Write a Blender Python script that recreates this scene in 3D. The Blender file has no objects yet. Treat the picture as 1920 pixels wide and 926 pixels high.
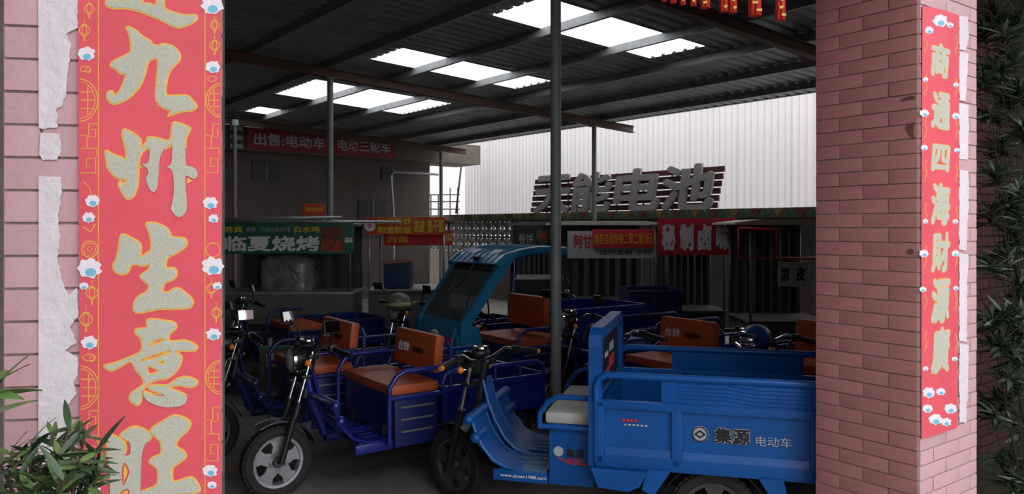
import bpy, bmesh, math, random
from mathutils import Vector, Matrix
random.seed(7)
# ---------------------------------------------------------------- camera / world / exposure
F = 1450.0; HC = 1.75; HZ = 425.0           # focal length (px of a 1920 wide frame), camera height, horizon row
cam = bpy.data.objects.new('camera', bpy.data.cameras.new('camera'))
bpy.context.scene.collection.objects.link(cam)
cam.location = (0, 0, HC); cam.rotation_euler = (math.pi/2, 0, 0)
cam.data.sensor_width = 36; cam.data.lens = F/1920*36
cam.data.shift_y = -(463-HZ)/1920
cam.data.clip_start = 0.05; cam.data.clip_end = 300
bpy.context.scene.camera = cam
vs = bpy.context.scene.view_settings
vs.view_transform = 'Standard'; vs.look = 'None'; vs.gamma = 1; vs.exposure = 0.0; vs.use_curve_mapping = False
w = bpy.data.worlds.new('sky'); bpy.context.scene.world = w; w.use_nodes = True
wn = w.node_tree.nodes; bg = wn['Background']
bg.inputs[0].default_value = (0.93, 0.96, 1.0, 1); bg.inputs[1].default_value = 2.8

# ---------------------------------------------------------------- helpers
COL = bpy.context.scene.collection
PI = math.pi
UA = math.atan2(.616, .788)                  # yaw of the yard: u runs along the roof beams, v along the purlins
def UV(u, v, z=0.0): return Vector((math.cos(UA)*u - math.sin(UA)*v, math.sin(UA)*u + math.cos(UA)*v, z))
MATS = {}
def mat(name, col, rough=.6, metal=0, var=0, vscale=8, emit=None, bump=0, bscale=60, coat=0, spec=None, col2=None):
    if name in MATS: return MATS[name]
    m = bpy.data.materials.new(name); m.use_nodes = True; nt = m.node_tree; b = nt.nodes['Principled BSDF']
    b.inputs['Base Color'].default_value = (*col, 1); b.inputs['Roughness'].default_value = rough
    b.inputs['Metallic'].default_value = metal; b.inputs['Coat Weight'].default_value = coat
    b.inputs['Coat Roughness'].default_value = .15
    if spec is not None: b.inputs['Specular IOR Level'].default_value = spec
    if var or col2:
        tc = nt.nodes.new('ShaderNodeTexCoord'); n = nt.nodes.new('ShaderNodeTexNoise')
        n.inputs['Scale'].default_value = vscale; n.inputs['Detail'].default_value = 6; n.inputs['Roughness'].default_value = .65
        nt.links.new(tc.outputs['Object'], n.inputs['Vector'])
        r = nt.nodes.new('ShaderNodeValToRGB'); r.color_ramp.elements[0].position = .32; r.color_ramp.elements[1].position = .68
        c2 = col2 if col2 else tuple(min(1, c*(1+var)) for c in col)
        c1 = col if col2 else tuple(c*(1-var) for c in col)
        r.color_ramp.elements[0].color = (*c1, 1); r.color_ramp.elements[1].color = (*c2, 1)
        nt.links.new(n.outputs['Fac'], r.inputs['Fac'])
        oi = nt.nodes.new('ShaderNodeObjectInfo'); hs = nt.nodes.new('ShaderNodeHueSaturation')
        mr = nt.nodes.new('ShaderNodeMapRange'); mr.inputs['To Min'].default_value = 1-var*.45; mr.inputs['To Max'].default_value = 1+var*.45
        nt.links.new(oi.outputs['Random'], mr.inputs['Value']); nt.links.new(mr.outputs['Result'], hs.inputs['Value'])
        nt.links.new(r.outputs['Color'], hs.inputs['Color']); nt.links.new(hs.outputs['Color'], b.inputs['Base Color'])
    if bump:
        tc = nt.nodes.new('ShaderNodeTexCoord'); n = nt.nodes.new('ShaderNodeTexNoise'); n.inputs['Scale'].default_value = bscale
        n.inputs['Detail'].default_value = 5
        bp = nt.nodes.new('ShaderNodeBump'); bp.inputs['Strength'].default_value = bump; bp.inputs['Distance'].default_value = .01
        nt.links.new(tc.outputs['Object'], n.inputs['Vector']); nt.links.new(n.outputs['Fac'], bp.inputs['Height'])
        nt.links.new(bp.outputs['Normal'], b.inputs['Normal'])
    MATS[name] = m; return m
def glass_mat(name, tint, fac=.7, rough=.05):
    m = bpy.data.materials.new(name); m.use_nodes = True; nt = m.node_tree; b = nt.nodes['Principled BSDF']; o = nt.nodes['Material Output']
    b.inputs['Base Color'].default_value = (*tint, 1); b.inputs['Roughness'].default_value = rough
    t = nt.nodes.new('ShaderNodeBsdfTransparent'); t.inputs[0].default_value = (*[min(1, .5+c) for c in tint], 1)
    mx = nt.nodes.new('ShaderNodeMixShader'); mx.inputs[0].default_value = fac
    nt.links.new(b.outputs[0], mx.inputs[1]); nt.links.new(t.outputs[0], mx.inputs[2]); nt.links.new(mx.outputs[0], o.inputs[0])
    MATS[name] = m; return m
def sheet_mat():
    m = bpy.data.materials.new('translucent_sheet'); m.use_nodes = True; nt = m.node_tree; o = nt.nodes['Material Output']
    nt.nodes.remove(nt.nodes['Principled BSDF'])
    tr = nt.nodes.new('ShaderNodeBsdfTranslucent'); tr.inputs[0].default_value = (.9, .93, .95, 1)
    tp = nt.nodes.new('ShaderNodeBsdfTransparent'); tp.inputs[0].default_value = (.95, .96, .97, 1)
    mx = nt.nodes.new('ShaderNodeMixShader'); mx.inputs[0].default_value = .88
    nt.links.new(tr.outputs[0], mx.inputs[1]); nt.links.new(tp.outputs[0], mx.inputs[2]); nt.links.new(mx.outputs[0], o.inputs[0])
    return m

def frame_from(d):
    d = d.normalized(); a = Vector((0, 0, 1)) if abs(d.z) < .95 else Vector((1, 0, 0))
    x = a.cross(d).normalized(); return x, d.cross(x).normalized()
class MB:
    def __init__(s): s.v = []; s.f = []; s.sm = []
    def add(s, vs_, fs, smooth=False):
        b = len(s.v); s.v += [tuple(p) for p in vs_]; s.f += [tuple(b+i for i in f) for f in fs]; s.sm += [smooth]*len(fs); return s
    def box(s, c, d, rz=0, bev=0, M=None):
        """box centred on c, size d; bev = chamfer"""
        hx, hy, hz = d[0]/2, d[1]/2, d[2]/2
        T = Matrix.Translation(c) @ Matrix.Rotation(rz, 4, 'Z')
        if M is not None: T = Matrix.Translation(c) @ M
        if bev <= 0:
            P = [(x, y, z) for x in (-hx, hx) for y in (-hy, hy) for z in (-hz, hz)]
            fs = [(0, 1, 3, 2), (4, 6, 7, 5), (0, 4, 5, 1), (2, 3, 7, 6), (0, 2, 6, 4), (1, 5, 7, 3)]
            return s.add([T @ Vector(p) for p in P], fs)
        bm = bmesh.new(); bmesh.ops.create_cube(bm, size=1)
        for q in bm.verts: q.co = Vector((q.co.x*d[0], q.co.y*d[1], q.co.z*d[2]))
        bmesh.ops.bevel(bm, geom=list(bm.edges), offset=min(bev, hx*.9, hy*.9, hz*.9), segments=2, profile=.7, affect='EDGES')
        bm.verts.index_update()
        s.add([T @ q.co for q in bm.verts], [[q.index for q in f.verts] for f in bm.faces], True); bm.free(); return s
    def tube(s, pts, r, n=10, cap=True, closed=False):
        pts = [Vector(p) for p in pts]; k = len(pts); rs = r if isinstance(r, (list, tuple)) else [r]*k
        V = []; x = None
        for i, p in enumerate(pts):
            if closed: d = pts[(i+1) % k]-pts[i-1]
            else: d = pts[min(i+1, k-1)]-pts[max(i-1, 0)]
            if x is None: x, y = frame_from(d)
            else:
                d = d.normalized(); x = (x-d*x.dot(d))
                x = x.normalized() if x.length > 1e-6 else frame_from(d)[0]; y = d.cross(x)
            for j in range(n):
                a = 2*PI*j/n; V.append(p+(x*math.cos(a)+y*math.sin(a))*rs[i])
        fs = []
        for i in range(k if closed else k-1):
            for j in range(n): fs.append((i*n+j, i*n+(j+1) % n, ((i+1) % k)*n+(j+1) % n, ((i+1) % k)*n+j))
        s.add(V, fs, True)
        if cap and not closed: s.add(V[:n], [tuple(range(n))[::-1]]); s.add(V[-n:], [tuple(range(n))])
        return s
    def lathe(s, prof, n=24, axis='y', c=(0, 0, 0)):
        """prof = [(radius, along)], spun about an axis through c"""
        V = []; k = len(prof)
        for (r, t) in prof:
            for j in range(n):
                a = 2*PI*j/n; ca, sa = math.cos(a)*r, math.sin(a)*r
                V.append(Vector(c)+Vector({'y': (ca, t, sa), 'z': (ca, sa, t), 'x': (t, ca, sa)}[axis]))
        s.add(V, [(i*n+j, i*n+(j+1) % n, (i+1)*n+(j+1) % n, (i+1)*n+j) for i in range(k-1) for j in range(n)], True); return s
    def prism(s, poly, t0, t1, axis='y', smooth=False):
        """polygon extruded along an axis; poly in the two other coordinates"""
        g = {'y': lambda p, t: (p[0], t, p[1]), 'z': lambda p, t: (p[0], p[1], t), 'x': lambda p, t: (t, p[0], p[1])}[axis]
        n = len(poly); V = [g(p, t0) for p in poly]+[g(p, t1) for p in poly]
        s.add(V, [tuple(range(n)), tuple(range(2*n-1, n-1, -1))]); s.add(V, [(i, (i+1) % n, n+(i+1) % n, n+i) for i in range(n)], smooth); return s
    def sheet(s, path, y0, y1, th, axis='y'):
        """a path in x,z swept across y with thickness th"""
        n = len(path); P = [Vector((p[0], p[1])) for p in path]; off = []
        for i in range(n):
            d = (P[min(i+1, n-1)]-P[max(i-1, 0)]).normalized(); off.append(P[i]+Vector((-d.y, d.x))*th)
        return s.prism(list(P)+off[::-1], y0, y1, axis, True)
    def ball(s, c, r, sc=(1, 1, 1), n=12, m=8):
        V = []; 
        for i in range(m+1):
            t = PI*i/m
            for j in range(n):
                a = 2*PI*j/n; V.append((c[0]+r*sc[0]*math.sin(t)*math.cos(a), c[1]+r*sc[1]*math.sin(t)*math.sin(a), c[2]+r*sc[2]*math.cos(t)))
        return s.add(V, [(i*n+j, (i+1)*n+j, (i+1)*n+(j+1) % n, i*n+(j+1) % n) for i in range(m) for j in range(n)], True)
    def mesh(s, name, m):
        me = bpy.data.meshes.new(name); me.from_pydata(s.v, [], s.f); me.update()
        me.polygons.foreach_set('use_smooth', s.sm)
        bm = bmesh.new(); bm.from_mesh(me); bmesh.ops.remove_doubles(bm, verts=bm.verts, dist=1e-6); bmesh.ops.recalc_face_normals(bm, faces=bm.faces)
        for e in bm.edges:
            if len(e.link_faces) == 2 and e.calc_face_angle(0) > .7: e.smooth = False
        bm.to_mesh(me); bm.free()
        if m: me.materials.append(m)
        return me
    def build(s, name, m, parent=None, loc=None, M=None):
        return place(s.mesh(name, m), name, parent, loc, M)
def place(me, name, parent=None, loc=None, M=None):
    o = bpy.data.objects.new(name, me); COL.objects.link(o)
    if parent: o.parent = parent
    if M is not None: o.matrix_local = M
    if loc is not None: o.location = loc
    return o
def tag(o, label=None, cat=None, group=None, kind=None):
    for k, v in (('label', label), ('category', cat), ('group', group), ('kind', kind)):
        if v: o[k] = v
    return o
def thing(name, label, cat, loc=(0, 0, 0), rz=0, group=None, kind=None):
    o = bpy.data.objects.new(name, None); COL.objects.link(o); o.empty_display_size = .1
    o.location = loc; o.rotation_euler = (0, 0, rz); return tag(o, label, cat, group, kind)
def copy_tree(o, parent=None):
    c = o.copy(); COL.objects.link(c)
    if parent: c.parent = parent
    for ch in list(o.children): copy_tree(ch, c)
    return c
def smooth_poly(P, it=2, closed=True):
    P = [Vector((*p[:2], 0)) for p in P]; out = []
    n = len(P)
    for i in range(n):
        p0, p1, p2, p3 = P[i-1], P[i], P[(i+1) % n], P[(i+2) % n]
        for k in range(it):
            t = k/it; out.append(.5*((2*p1)+(p2-p0)*t+(2*p0-5*p1+4*p2-p3)*t*t+(3*p1-p0-3*p2+p3)*t**3))
    return [(q.x, q.y) for q in out]
def flat_shape(polys, ext=.0004, offset=0):
    """filled 2D outlines (holes allowed) -> mesh lying in XY, printed ink thickness"""
    cu = bpy.data.curves.new('outline', 'CURVE'); cu.dimensions = '2D'; cu.fill_mode = 'BOTH'; cu.extrude = ext; cu.offset = offset
    for P in polys:
        sp = cu.splines.new('POLY'); sp.points.add(len(P)-1)
        for i, p in enumerate(P): sp.points[i].co = (p[0], p[1], 0, 1)
        sp.use_cyclic_u = True
    o = bpy.data.objects.new('outline', cu); COL.objects.link(o); bpy.context.view_layer.update()
    me = bpy.data.meshes.new_from_object(o.evaluated_get(bpy.context.evaluated_depsgraph_get()))
    bpy.data.objects.remove(o); return me
def text_mesh(body, w_, h_, m, bold=.012, ext=.002, shear=0, res=3):
    """lettering fitted to a w x h box centred on the origin, in XY; bold (in em) thickens by shifted copies"""
    cu = bpy.data.curves.new('lettering', 'FONT'); cu.body = body; cu.resolution_u = res; cu.align_x = 'CENTER'; cu.shear = shear
    o = bpy.data.objects.new('lettering', cu); COL.objects.link(o); bpy.context.view_layer.update()
    me = bpy.data.meshes.new_from_object(o.evaluated_get(bpy.context.evaluated_depsgraph_get())); bpy.data.objects.remove(o)
    xs = [v.co.x for v in me.vertices]; ys = [v.co.y for v in me.vertices]
    cx, cy = (min(xs)+max(xs))/2, (min(ys)+max(ys))/2; ww, hh = max(xs)-min(xs), max(ys)-min(ys)
    sx, sy = w_/(ww+2*bold), h_/(hh+2*bold)
    bm = bmesh.new(); bm.from_mesh(me)
    for v in bm.verts: v.co = Vector(((v.co.x-cx)*sx, (v.co.y-cy)*sy, 0))
    r = bmesh.ops.extrude_face_region(bm, geom=list(bm.faces))
    for g in r['geom']:
        if isinstance(g, bmesh.types.BMVert): g.co.z += ext
    bmesh.ops.recalc_face_normals(bm, faces=bm.faces); bm.verts.index_update()
    V = [v.co.copy() for v in bm.verts]; F_ = [tuple(v.index for v in f.verts) for f in bm.faces]; bm.free()
    sh = [(0, 0)] if bold < .012 else [(-1, -.6), (1, -.6), (-1, .6), (1, .6), (0, 0), (0, 1), (0, -1)]
    b = MB()
    for i, (p, q) in enumerate(sh):
        b.add([(v.x+p*bold*sx, v.y+q*bold*sy, v.z+(ext*.03*i if v.z > ext*.5 else 0)) for v in V], F_)
    me2 = bpy.data.meshes.new('lettering'); me2.from_pydata(b.v, [], b.f); me2.materials.append(m); return me2
def stand(p, yaw=0, tilt=0):
    """XY drawing -> upright, facing local -Y (yaw about z)"""
    return Matrix.Translation(p) @ Matrix.Rotation(yaw, 4, 'Z') @ Matrix.Rotation(PI/2+tilt, 4, 'X')
def letter(body, w_, h_, m, parent, p, yaw=0, name='lettering', **k):
    return place(text_mesh(body, w_, h_, m, **k), name, parent, M=stand(p, yaw))

# ---------------------------------------------------------------- materials
M_blue = mat('bright_blue_paint', (.004, .085, .33), .38, 0, .12, 5, coat=.08, spec=.35, bump=.05, bscale=20)
M_dusty = mat('dusty_blue_paint', (.04, .15, .36), .6, 0, .3, 9, col2=(.13, .22, .34))
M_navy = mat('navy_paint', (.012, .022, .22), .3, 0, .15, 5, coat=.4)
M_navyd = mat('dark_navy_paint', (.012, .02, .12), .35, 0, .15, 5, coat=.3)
M_teal = mat('cab_blue_paint', (.02, .19, .36), .3, 0, .12, 5, coat=.4)
M_rubber = mat('rubber', (.018, .017, .017), .75, bump=.2, bscale=80)
M_black = mat('black_plastic', (.012, .012, .013), .4)
M_alloy = mat('alloy', (.42, .43, .45), .35, .7, .1, 10)
M_alloyd = mat('dark_alloy', (.12, .12, .125), .4, .7, .1, 10)
M_chrome = mat('chrome', (.85, .85, .86), .12, 1)
M_steel = mat('grey_steel', (.20, .21, .20), .5, .4, .12, 10)
M_post = mat('post_paint', (.23, .255, .235), .5, .1, .12, 6)
M_orange = mat('orange_vinyl', (.50, .095, .03), .45, 0, .12, 7, bump=.08, bscale=30)
M_tan = mat('grey_vinyl', (.52, .52, .47), .5, 0, .15, 12, bump=.3, bscale=25)
M_amber = mat('amber_lens', (.9, .25, .03), .2)
M_redl = mat('red_lens', (.75, .03, .02), .25)
M_white = mat('white_print', (.85, .85, .87), .6)
M_greyp = mat('grey_print', (.42, .44, .48), .6)
M_blackp = mat('black_print', (.012, .012, .012), .6)
M_red = mat('red_banner', (.66, .03, .038), .55, 0, .1, 6)
M_redp = mat('red_print', (.6, .03, .03), .6)
M_yel = mat('yellow_print', (.75, .55, .03), .6)
M_lens = mat('clear_lens', (.75, .75, .70), .08, .6)
M_mirror = mat('mirror', (.9, .92, .93), .03, 1)
M_olive = mat('olive_plastic', (.40, .38, .20), .5)
M_glass = glass_mat('windscreen_glass', (.12, .14, .145), .5)
M_sheet = sheet_mat()
M_roof = mat('roof_sheet', (.30, .31, .31), .5, .3, .2, 2.5)
M_purlin = mat('purlin_steel', (.30, .30, .30), .5, .3, .15, 8)
M_rust = mat('rusty_beam', (.075, .06, .055), .7, .1, .2, 5, col2=(.17, .07, .035))
M_galv = mat('galvanised', (.5, .51, .5), .4, .6, .1, 10)
M_conc = mat('concrete_floor', (.13, .125, .11), .75, 0, .3, 1.3, bump=.25, bscale=25, col2=(.30, .285, .25))
M_wallw = mat('white_sheeting', (.63, .585, .585), .55, 0, .04, .8)
def wall_sheet_mat():
    m = mat('white_sheeting_lit', (.66, .62, .62), .5, 0, .03, .8); nt = m.node_tree; o = nt.nodes['Material Output']; b = nt.nodes['Principled BSDF']
    tr = nt.nodes.new('ShaderNodeBsdfTranslucent'); tr.inputs[0].default_value = (.48, .45, .45, 1)
    mx = nt.nodes.new('ShaderNodeMixShader'); mx.inputs[0].default_value = .6
    nt.links.new(b.outputs[0], mx.inputs[1]); nt.links.new(tr.outputs[0], mx.inputs[2]); nt.links.new(mx.outputs[0], o.inputs[0]); return m
M_wsheet = wall_sheet_mat()
M_bldg = mat('drab_render', (.13, .105, .095), .85, 0, .2, 1.5)
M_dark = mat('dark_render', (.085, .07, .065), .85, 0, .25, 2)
M_par = mat('parapet_render', (.16, .13, .105), .85, 0, .2, 3)
M_tarp = mat('dark_tarp', (.06, .06, .056), .6, 0, .3, 3)
M_cream = mat('cream_awning', (.62, .58, .49), .6, 0, .06, 4)
M_green = mat('green_sign', (.02, .14, .085), .5, 0, .1, 4)
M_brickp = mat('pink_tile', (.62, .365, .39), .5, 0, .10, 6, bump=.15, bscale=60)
M_brickp_shade = mat('pink_tile_shaded', (.48, .20, .19), .5, 0, .10, 6, bump=.15, bscale=60)  # same tile as the fronts, with the side's shade put into its colour
M_brickd = mat('brown_tile', (.05, .026, .022), .9, 0, .2, 6, spec=.05)
M_grout = mat('mortar', (.36, .29, .26), .95, 0, .2, 20, bump=.4, bscale=90)
M_paper = mat('torn_white_paper', (.74, .66, .69), .85, 0, .06, 9, bump=.5, bscale=35)
M_cplt = mat('couplet_red_paper', (.82, .105, .14), .42, 0, .08, 3, bump=.12, bscale=14)
M_gold = mat('gold_ink', (.90, .50, .08), .45)
M_glit = mat('silver_glitter', (.50, .48, .38), .55, .15, 0, 900, bump=.5, bscale=700, col2=(.80, .78, .66))
M_fl = mat('pale_flower_ink', (.85, .72, .80), .5, 0, 0, 90, col2=(.90, .84, .86))
M_bl = mat('sky_blue_ink', (.20, .52, .72), .5)
M_leaf = mat('leaf_green', (.035, .07, .028), .4, 0, .35, 12)
M_leafl = mat('leaf_light', (.10, .18, .05), .4, 0, .25, 12)
M_leafd = mat('leaf_dark', (.035, .055, .035), .45, 0, .35, 12)
M_bark = mat('twig', (.09, .06, .035), .8)
M_barkd = mat('dark_twig', (.025, .02, .015), .8)
M_cardb = mat('drab_panel', (.15, .15, .14), .6, 0, .15, 5)
M_lant = mat('lantern_red', (.75, .035, .015), .5, 0, .2, 60)
M_bluebox = mat('dull_blue_panel', (.02, .05, .13), .5, 0, .15, 6)

# ---------------------------------------------------------------- ground
g = MB(); g.box((0, 14, -.05), (70, 60, .1)); floor = g.build('floor', M_conc); tag(floor, kind='structure')

# ---------------------------------------------------------------- roof (built in u,v)
def roofz(u): return 4.283-.0508*u
RM = Matrix.Rotation(UA, 4, 'Z')
ceil = thing('ceiling', None, None, kind='structure'); ceil.matrix_local = RM
U0, U1 = .75, 10.62
def corr(u0, u1, v0, v1, name, m, dz=0):
    """trapezoid-ribbed sheet, ribs along u"""
    n = max(1, round((v1-v0)/.18)); st = (v1-v0)/n; prof = []
    for i in range(n):
        a = v0+i*st; prof += [(a, 0), (a+st*.62, 0), (a+st*.70, .028), (a+st*.92, .028)]
    prof += [(v1, 0), (v1+.012, -.001)]
    V = []; F_ = []
    for (v, h) in prof: V += [(u0, v, roofz(u0)+h+dz), (u1, v, roofz(u1)+h+dz)]
    for i in range(len(prof)-1): F_.append((2*i, 2*i+1, 2*i+3, 2*i+2))
    b = MB(); b.add(V, F_); o = b.build(name, m, ceil)
    return o
sky_b = [(5.83, 6.70), (8.62, 9.48), (11.28, 12.95), (14.42, 15.2)]
cuts = [1.95, 2.8, 3.8, 4.8, 5.83, 6.70, 7.66, 8.62, 9.48, 10.38, 11.28, 12.12, 12.95, 13.7, 14.42, 15.2, 16.0, 16.9]
for a, b_ in zip(cuts[:-1], cuts[1:]):
    lit = any(s0-.01 <= a and b_ <= s1+.01 for s0, s1 in sky_b)
    if lit:
        ua = 4.95 if a < 14 else 5.2; ub = 7.52 if a < 14 else 5.75
        corr(U0, ua+.03, a, b_, 'roof_sheet', M_roof, .0006); corr(ua, ub, a, b_, 'skylight_panel', M_sheet); corr(ub-.03, U1, a, b_, 'roof_sheet', M_roof, .0006)
    else: corr(U0, U1, a, b_, 'roof_sheet', M_roof)
for u in (1.37, 2.44, 3.51, 4.58, 5.65, 6.73, 7.79, 8.86, 9.93):
    z = roofz(u); b = MB()
    b.box((u, 9.4, z-.048), (.006, 14.9, .09)); b.box((u+.022, 9.4, z-.006), (.05, 14.9, .006)); b.box((u+.022, 9.4, z-.092), (.05, 14.9, .006))
    b.build('purlin', M_purlin, ceil)
b = MB(); b.box((U1-.02, 9.4, roofz(U1)+.055), (.06, 15, .12)); b.build('eave_beam', M_purlin, ceil)
for v in (4.78, 10.07, 15.6):
    b = MB(); L = U1+.15-U0; um = (U0+U1+.15)/2; R_ = Matrix.Rotation(math.atan(.0508), 4, 'Y'); zz = roofz(um)
    b.box((um, v, zz-.10), (L, .10, .010), M=R_); b.box((um, v, zz-.215), (L, .10, .012), M=R_); b.box((um, v, zz-.155), (L, .012, .115), M=R_)
    b.build('roof_beam', M_rust, ceil)
# posts
def post(u, v, label, r=.042):
    P = UV(u, v); t = thing('steel_post', label, 'post', P, UA, 'round steel posts under the roof')
    h = roofz(u)-.222
    b = MB(); b.tube([(0, 0, .01), (0, 0, h)], r, 20); b.build('shaft', M_post, t)
    b = MB(); b.box((0, 0, .006), (.22, .22, .012)); b.build('base_plate', M_steel, t)
    b = MB(); b.box((0, 0, h-.006), (.16, .16, .012)); b.build('cap_plate', M_steel, t)
dpost = lambda x, v: (lambda a: ((math.cos(UA)*a+math.sin(UA))*v/(math.cos(UA)-math.sin(UA)*a)))((x-960)/F)
post(dpost(1042, 4.78), 4.78, 'tall grey steel post in the foreground behind the bright blue tricycle', .044)
post(dpost(619, 10.07), 10.07, 'grey steel post behind the green barbecue sign')
post(dpost(1114, 10.07), 10.07, 'thin grey steel post in front of the slatted battery sign')
post(dpost(440, 15.6), 15.6, 'far steel post near the red wall banner, leftmost of the posts')
post(dpost(827, 15.6), 15.6, 'far steel post beside the wire railing and white pipe')
# small lamp and its bracket at the far end of the roof
P = UV(4.95, 15.0); t = thing('work_lamp', 'small white lamp under the roof at upper left', 'lamp', (P.x, P.y, roofz(4.95)-.34), UA)
b = MB(); b.box((0, 0, .06), (.13, .13, .12), bev=.03); b.build('shade', M_white, t)
b = MB(); b.tube([(0, 0, .12), (0, 0, .335)], .012, 8); b.build('stem', M_black, t)

# ---------------------------------------------------------------- building at the back (wall at v = 17)
wb = thing('wall_back', None, None, kind='structure'); wb.matrix_local = RM
b = MB(); b.box((5.5, 17.15, 2.0), (10.2, .3, 4.4)); b.build('wall_panel', M_bldg, wb)
b = MB(); b.box((6.2, 17.0, 3.42), (11.2, 1.1, .10)); b.box((6.2, 16.5, 3.62), (11.2, .12, .5)); b.build('roof_slab', M_par, wb)
for (u, z, w_, h_) in ((8.95, 1.95, .75, .9), (6.3, 3.0, .6, .45), (9.5, 3.05, .6, .35)):
    b = MB(); b.box((u, 16.99, z), (w_, .05, h_)); o = b.build('window_opening', M_tarp, wb)
    b = MB(); b.box((u, 16.96, z), (.03, .02, h_)); b.build('mullion', M_steel, o)
# red text banner under the slab
P = UV(7.45, 16.40, 3.63); t = thing('wall_banner', 'long dark red banner with pale lettering across the back building', 'banner', P, UA)
b = MB(); b.box((0, 0, 0), (3.55, .03, .46)); b.build('board', mat('dull_red_banner', (.26, .016, .025), .6, 0, .1, 3), t)
letter('出售:电动车', 1.62, .27, M_greyp, t, (-.82, -.018, 0), bold=.02); letter('电动三轮车', 1.36, .27, M_greyp, t, (.98, -.018, 0), bold=.02)
P = UV(5.25, 16.40, 3.63); t = thing('white_sign_end', 'end of a dark sign with white bars beside the red couplet', 'sign', P, UA)
b = MB(); b.box((0, 0, 0), (.75, .03, .5)); b.build('board', M_dark, t)
for k in range(3):
    b = MB(); b.box((.2, -.02, .19-.19*k), (.26, .012, .09)); b.build('white_bar', M_greyp, t)
# white pipe frame and wire rail
t = thing('white_pipe', 'white bent drain pipe standing before the back building', 'pipe', UV(0, 0), 0)
def onv(x, y, v):
    a = (x-960)/F; d = v/(math.cos(UA)-math.sin(UA)*a); return Vector((a*d, d, HC-(y-HZ)/F*d))
def onu(x, y, u):
    a = (x-960)/F; d = u/(math.cos(UA)*a+math.sin(UA)); return Vector((a*d, d, HC-(y-HZ)/F*d))
b = MB(); p1, p2, p3 = onv(733, 322, 16.2), onv(822, 327, 16.2), onv(738, 400, 16.2)
b.tube([Vector((p3.x, p3.y, 0)), p3, p1+Vector((0, 0, -.1)), p1+Vector((.05, .02, 0)), p2], .03, 8); b.build('pipe_run', M_galv, t)
t = thing('wire_railing', 'thin metal railing beyond the back building corner', 'railing', (0, 0, 0))
for yy in (365, 378, 392):
    b = MB(); b.tube([onv(806, yy, 18.2), onv(862, yy, 18.2)], .016, 6); b.build('rail', M_black, t)
for xx in (808, 822, 844, 858):
    b = MB(); p = onv(xx, 352 if xx > 840 else 365, 18.2); q = Vector((p.x, p.y, 1.2)); b.tube([q, p], .018, 6); b.build('baluster', M_black, t)
b = MB(); p = onv(866, 300, 18.2); q = onv(855, 400, 18.2); b.tube([q, p], .03, 6); b.build('brace', M_black, t)
t = thing('lower_wall', None, None, kind='structure'); t.name = 'wall_far'; t.matrix_local = RM
b = MB(); b.box((14, 23, 3), (20, .3, 9)); b.build('wall_panel', M_wallw, t)
# left enclosure, with unseen walls added outside to cut sky light
wl = thing('wall_left', None, None, kind='structure'); wl.matrix_local = RM
b = MB(); b.box((.72, 9.8, 2.1), (.15, 14.6, 4.2)); b.build('wall_panel', M_dark, wl)
b = MB(); b.box((-2.9, -2.2, 2.5), (.2, 9.4, 5.0)); b.build('wall_panel', M_dark, wl)  # unseen wall outside the entrance, added to block the sky on the left
b = MB(); b.box((7.2, -1.9, 2.0), (.2, 7.6, 4.0)); b.build('wall_panel', M_bldg, wl)  # unseen wall on the right, added to dim the right pillar's front
wf = thing('wall_front', None, None, kind='structure'); wf.matrix_local = RM
b = MB(); b.box((-1.6, 2.45, 2.0), (3.1, .2, 4.2)); b.build('wall_panel', M_dark, wf)
b = MB(); b.box((7.3, 2.08, 2.0), (6.6, .2, 4.0)); b.build('wall_panel', mat('dark_mortar', (.03, .026, .022), .95, 0, .2, 20, spec=.05), wf)
b = MB(); b.box((1.9, 1.55, 3.5), (9.0, 1.1, .12)); b.build('shade_canopy', M_bldg, wf)  # unseen slab, added and sized to keep overhead sky light off the pillars
b = MB(); b.box((2.1, 2.02, 3.55), (5.0, .30, .75)); b.build('lintel', M_brickp_shade, wf)
brick = MB().box((0, 0, 0), (.232, .012, .056), bev=.003).mesh('brick', M_brickd)
half = MB().box((0, 0, 0), (.112, .012, .056), bev=.003).mesh('brick', M_brickd)
for r_ in range(5, 47):
    for k in range(7):
        u = 4.12+.24*k+(.12 if r_ % 2 else 0)
        if u < 5.7: place(brick, 'brick', wf, (u, 1.977, .0325+.065*r_))
# ---------------------------------------------------------------- right side: parapet, breeze blocks, white sheeting
wr = thing('wall_right', None, None, kind='structure'); wr.matrix_local = RM
PU = 11.3
b = MB(); b.box((PU, 7.6, .96), (.2, 12.2, 1.92)); b.build('wall_panel', M_dark, wr)      # solid part
b = MB(); b.box((PU, 17.2, .55), (.2, 7.0, 1.1)); b.box((PU, 14.0, 1.0), (.26, .55, 2.0)); b.build('low_wall', M_par, wr)
b = MB(); b.box((PU, 11.1, 1.98), (.34, 19.2, .16)); b.build('coping', M_par, wr)
cols = [mat('trim_green', (.05, .13, .05), .7), mat('trim_red', (.22, .05, .03), .7), mat('trim_yellow', (.30, .21, .06), .7)]
tris = [MB().prism([(-.10, -.075), (.10, -.075), (0, .075)], -.01, .01, 'x').mesh('coping_tile', c) for c in cols]
for k in range(66):
    place(tris[0 if k % 2 else (1 if k % 4 == 0 else 2)], 'coping_tile', wr, M=Matrix.Translation((PU-.182, 1.9+.15*k*1.55 if False else 2.6+.21*k, 1.98)) @ Matrix.Rotation(PI if k % 2 == 0 else 0, 4, 'X'))
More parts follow.
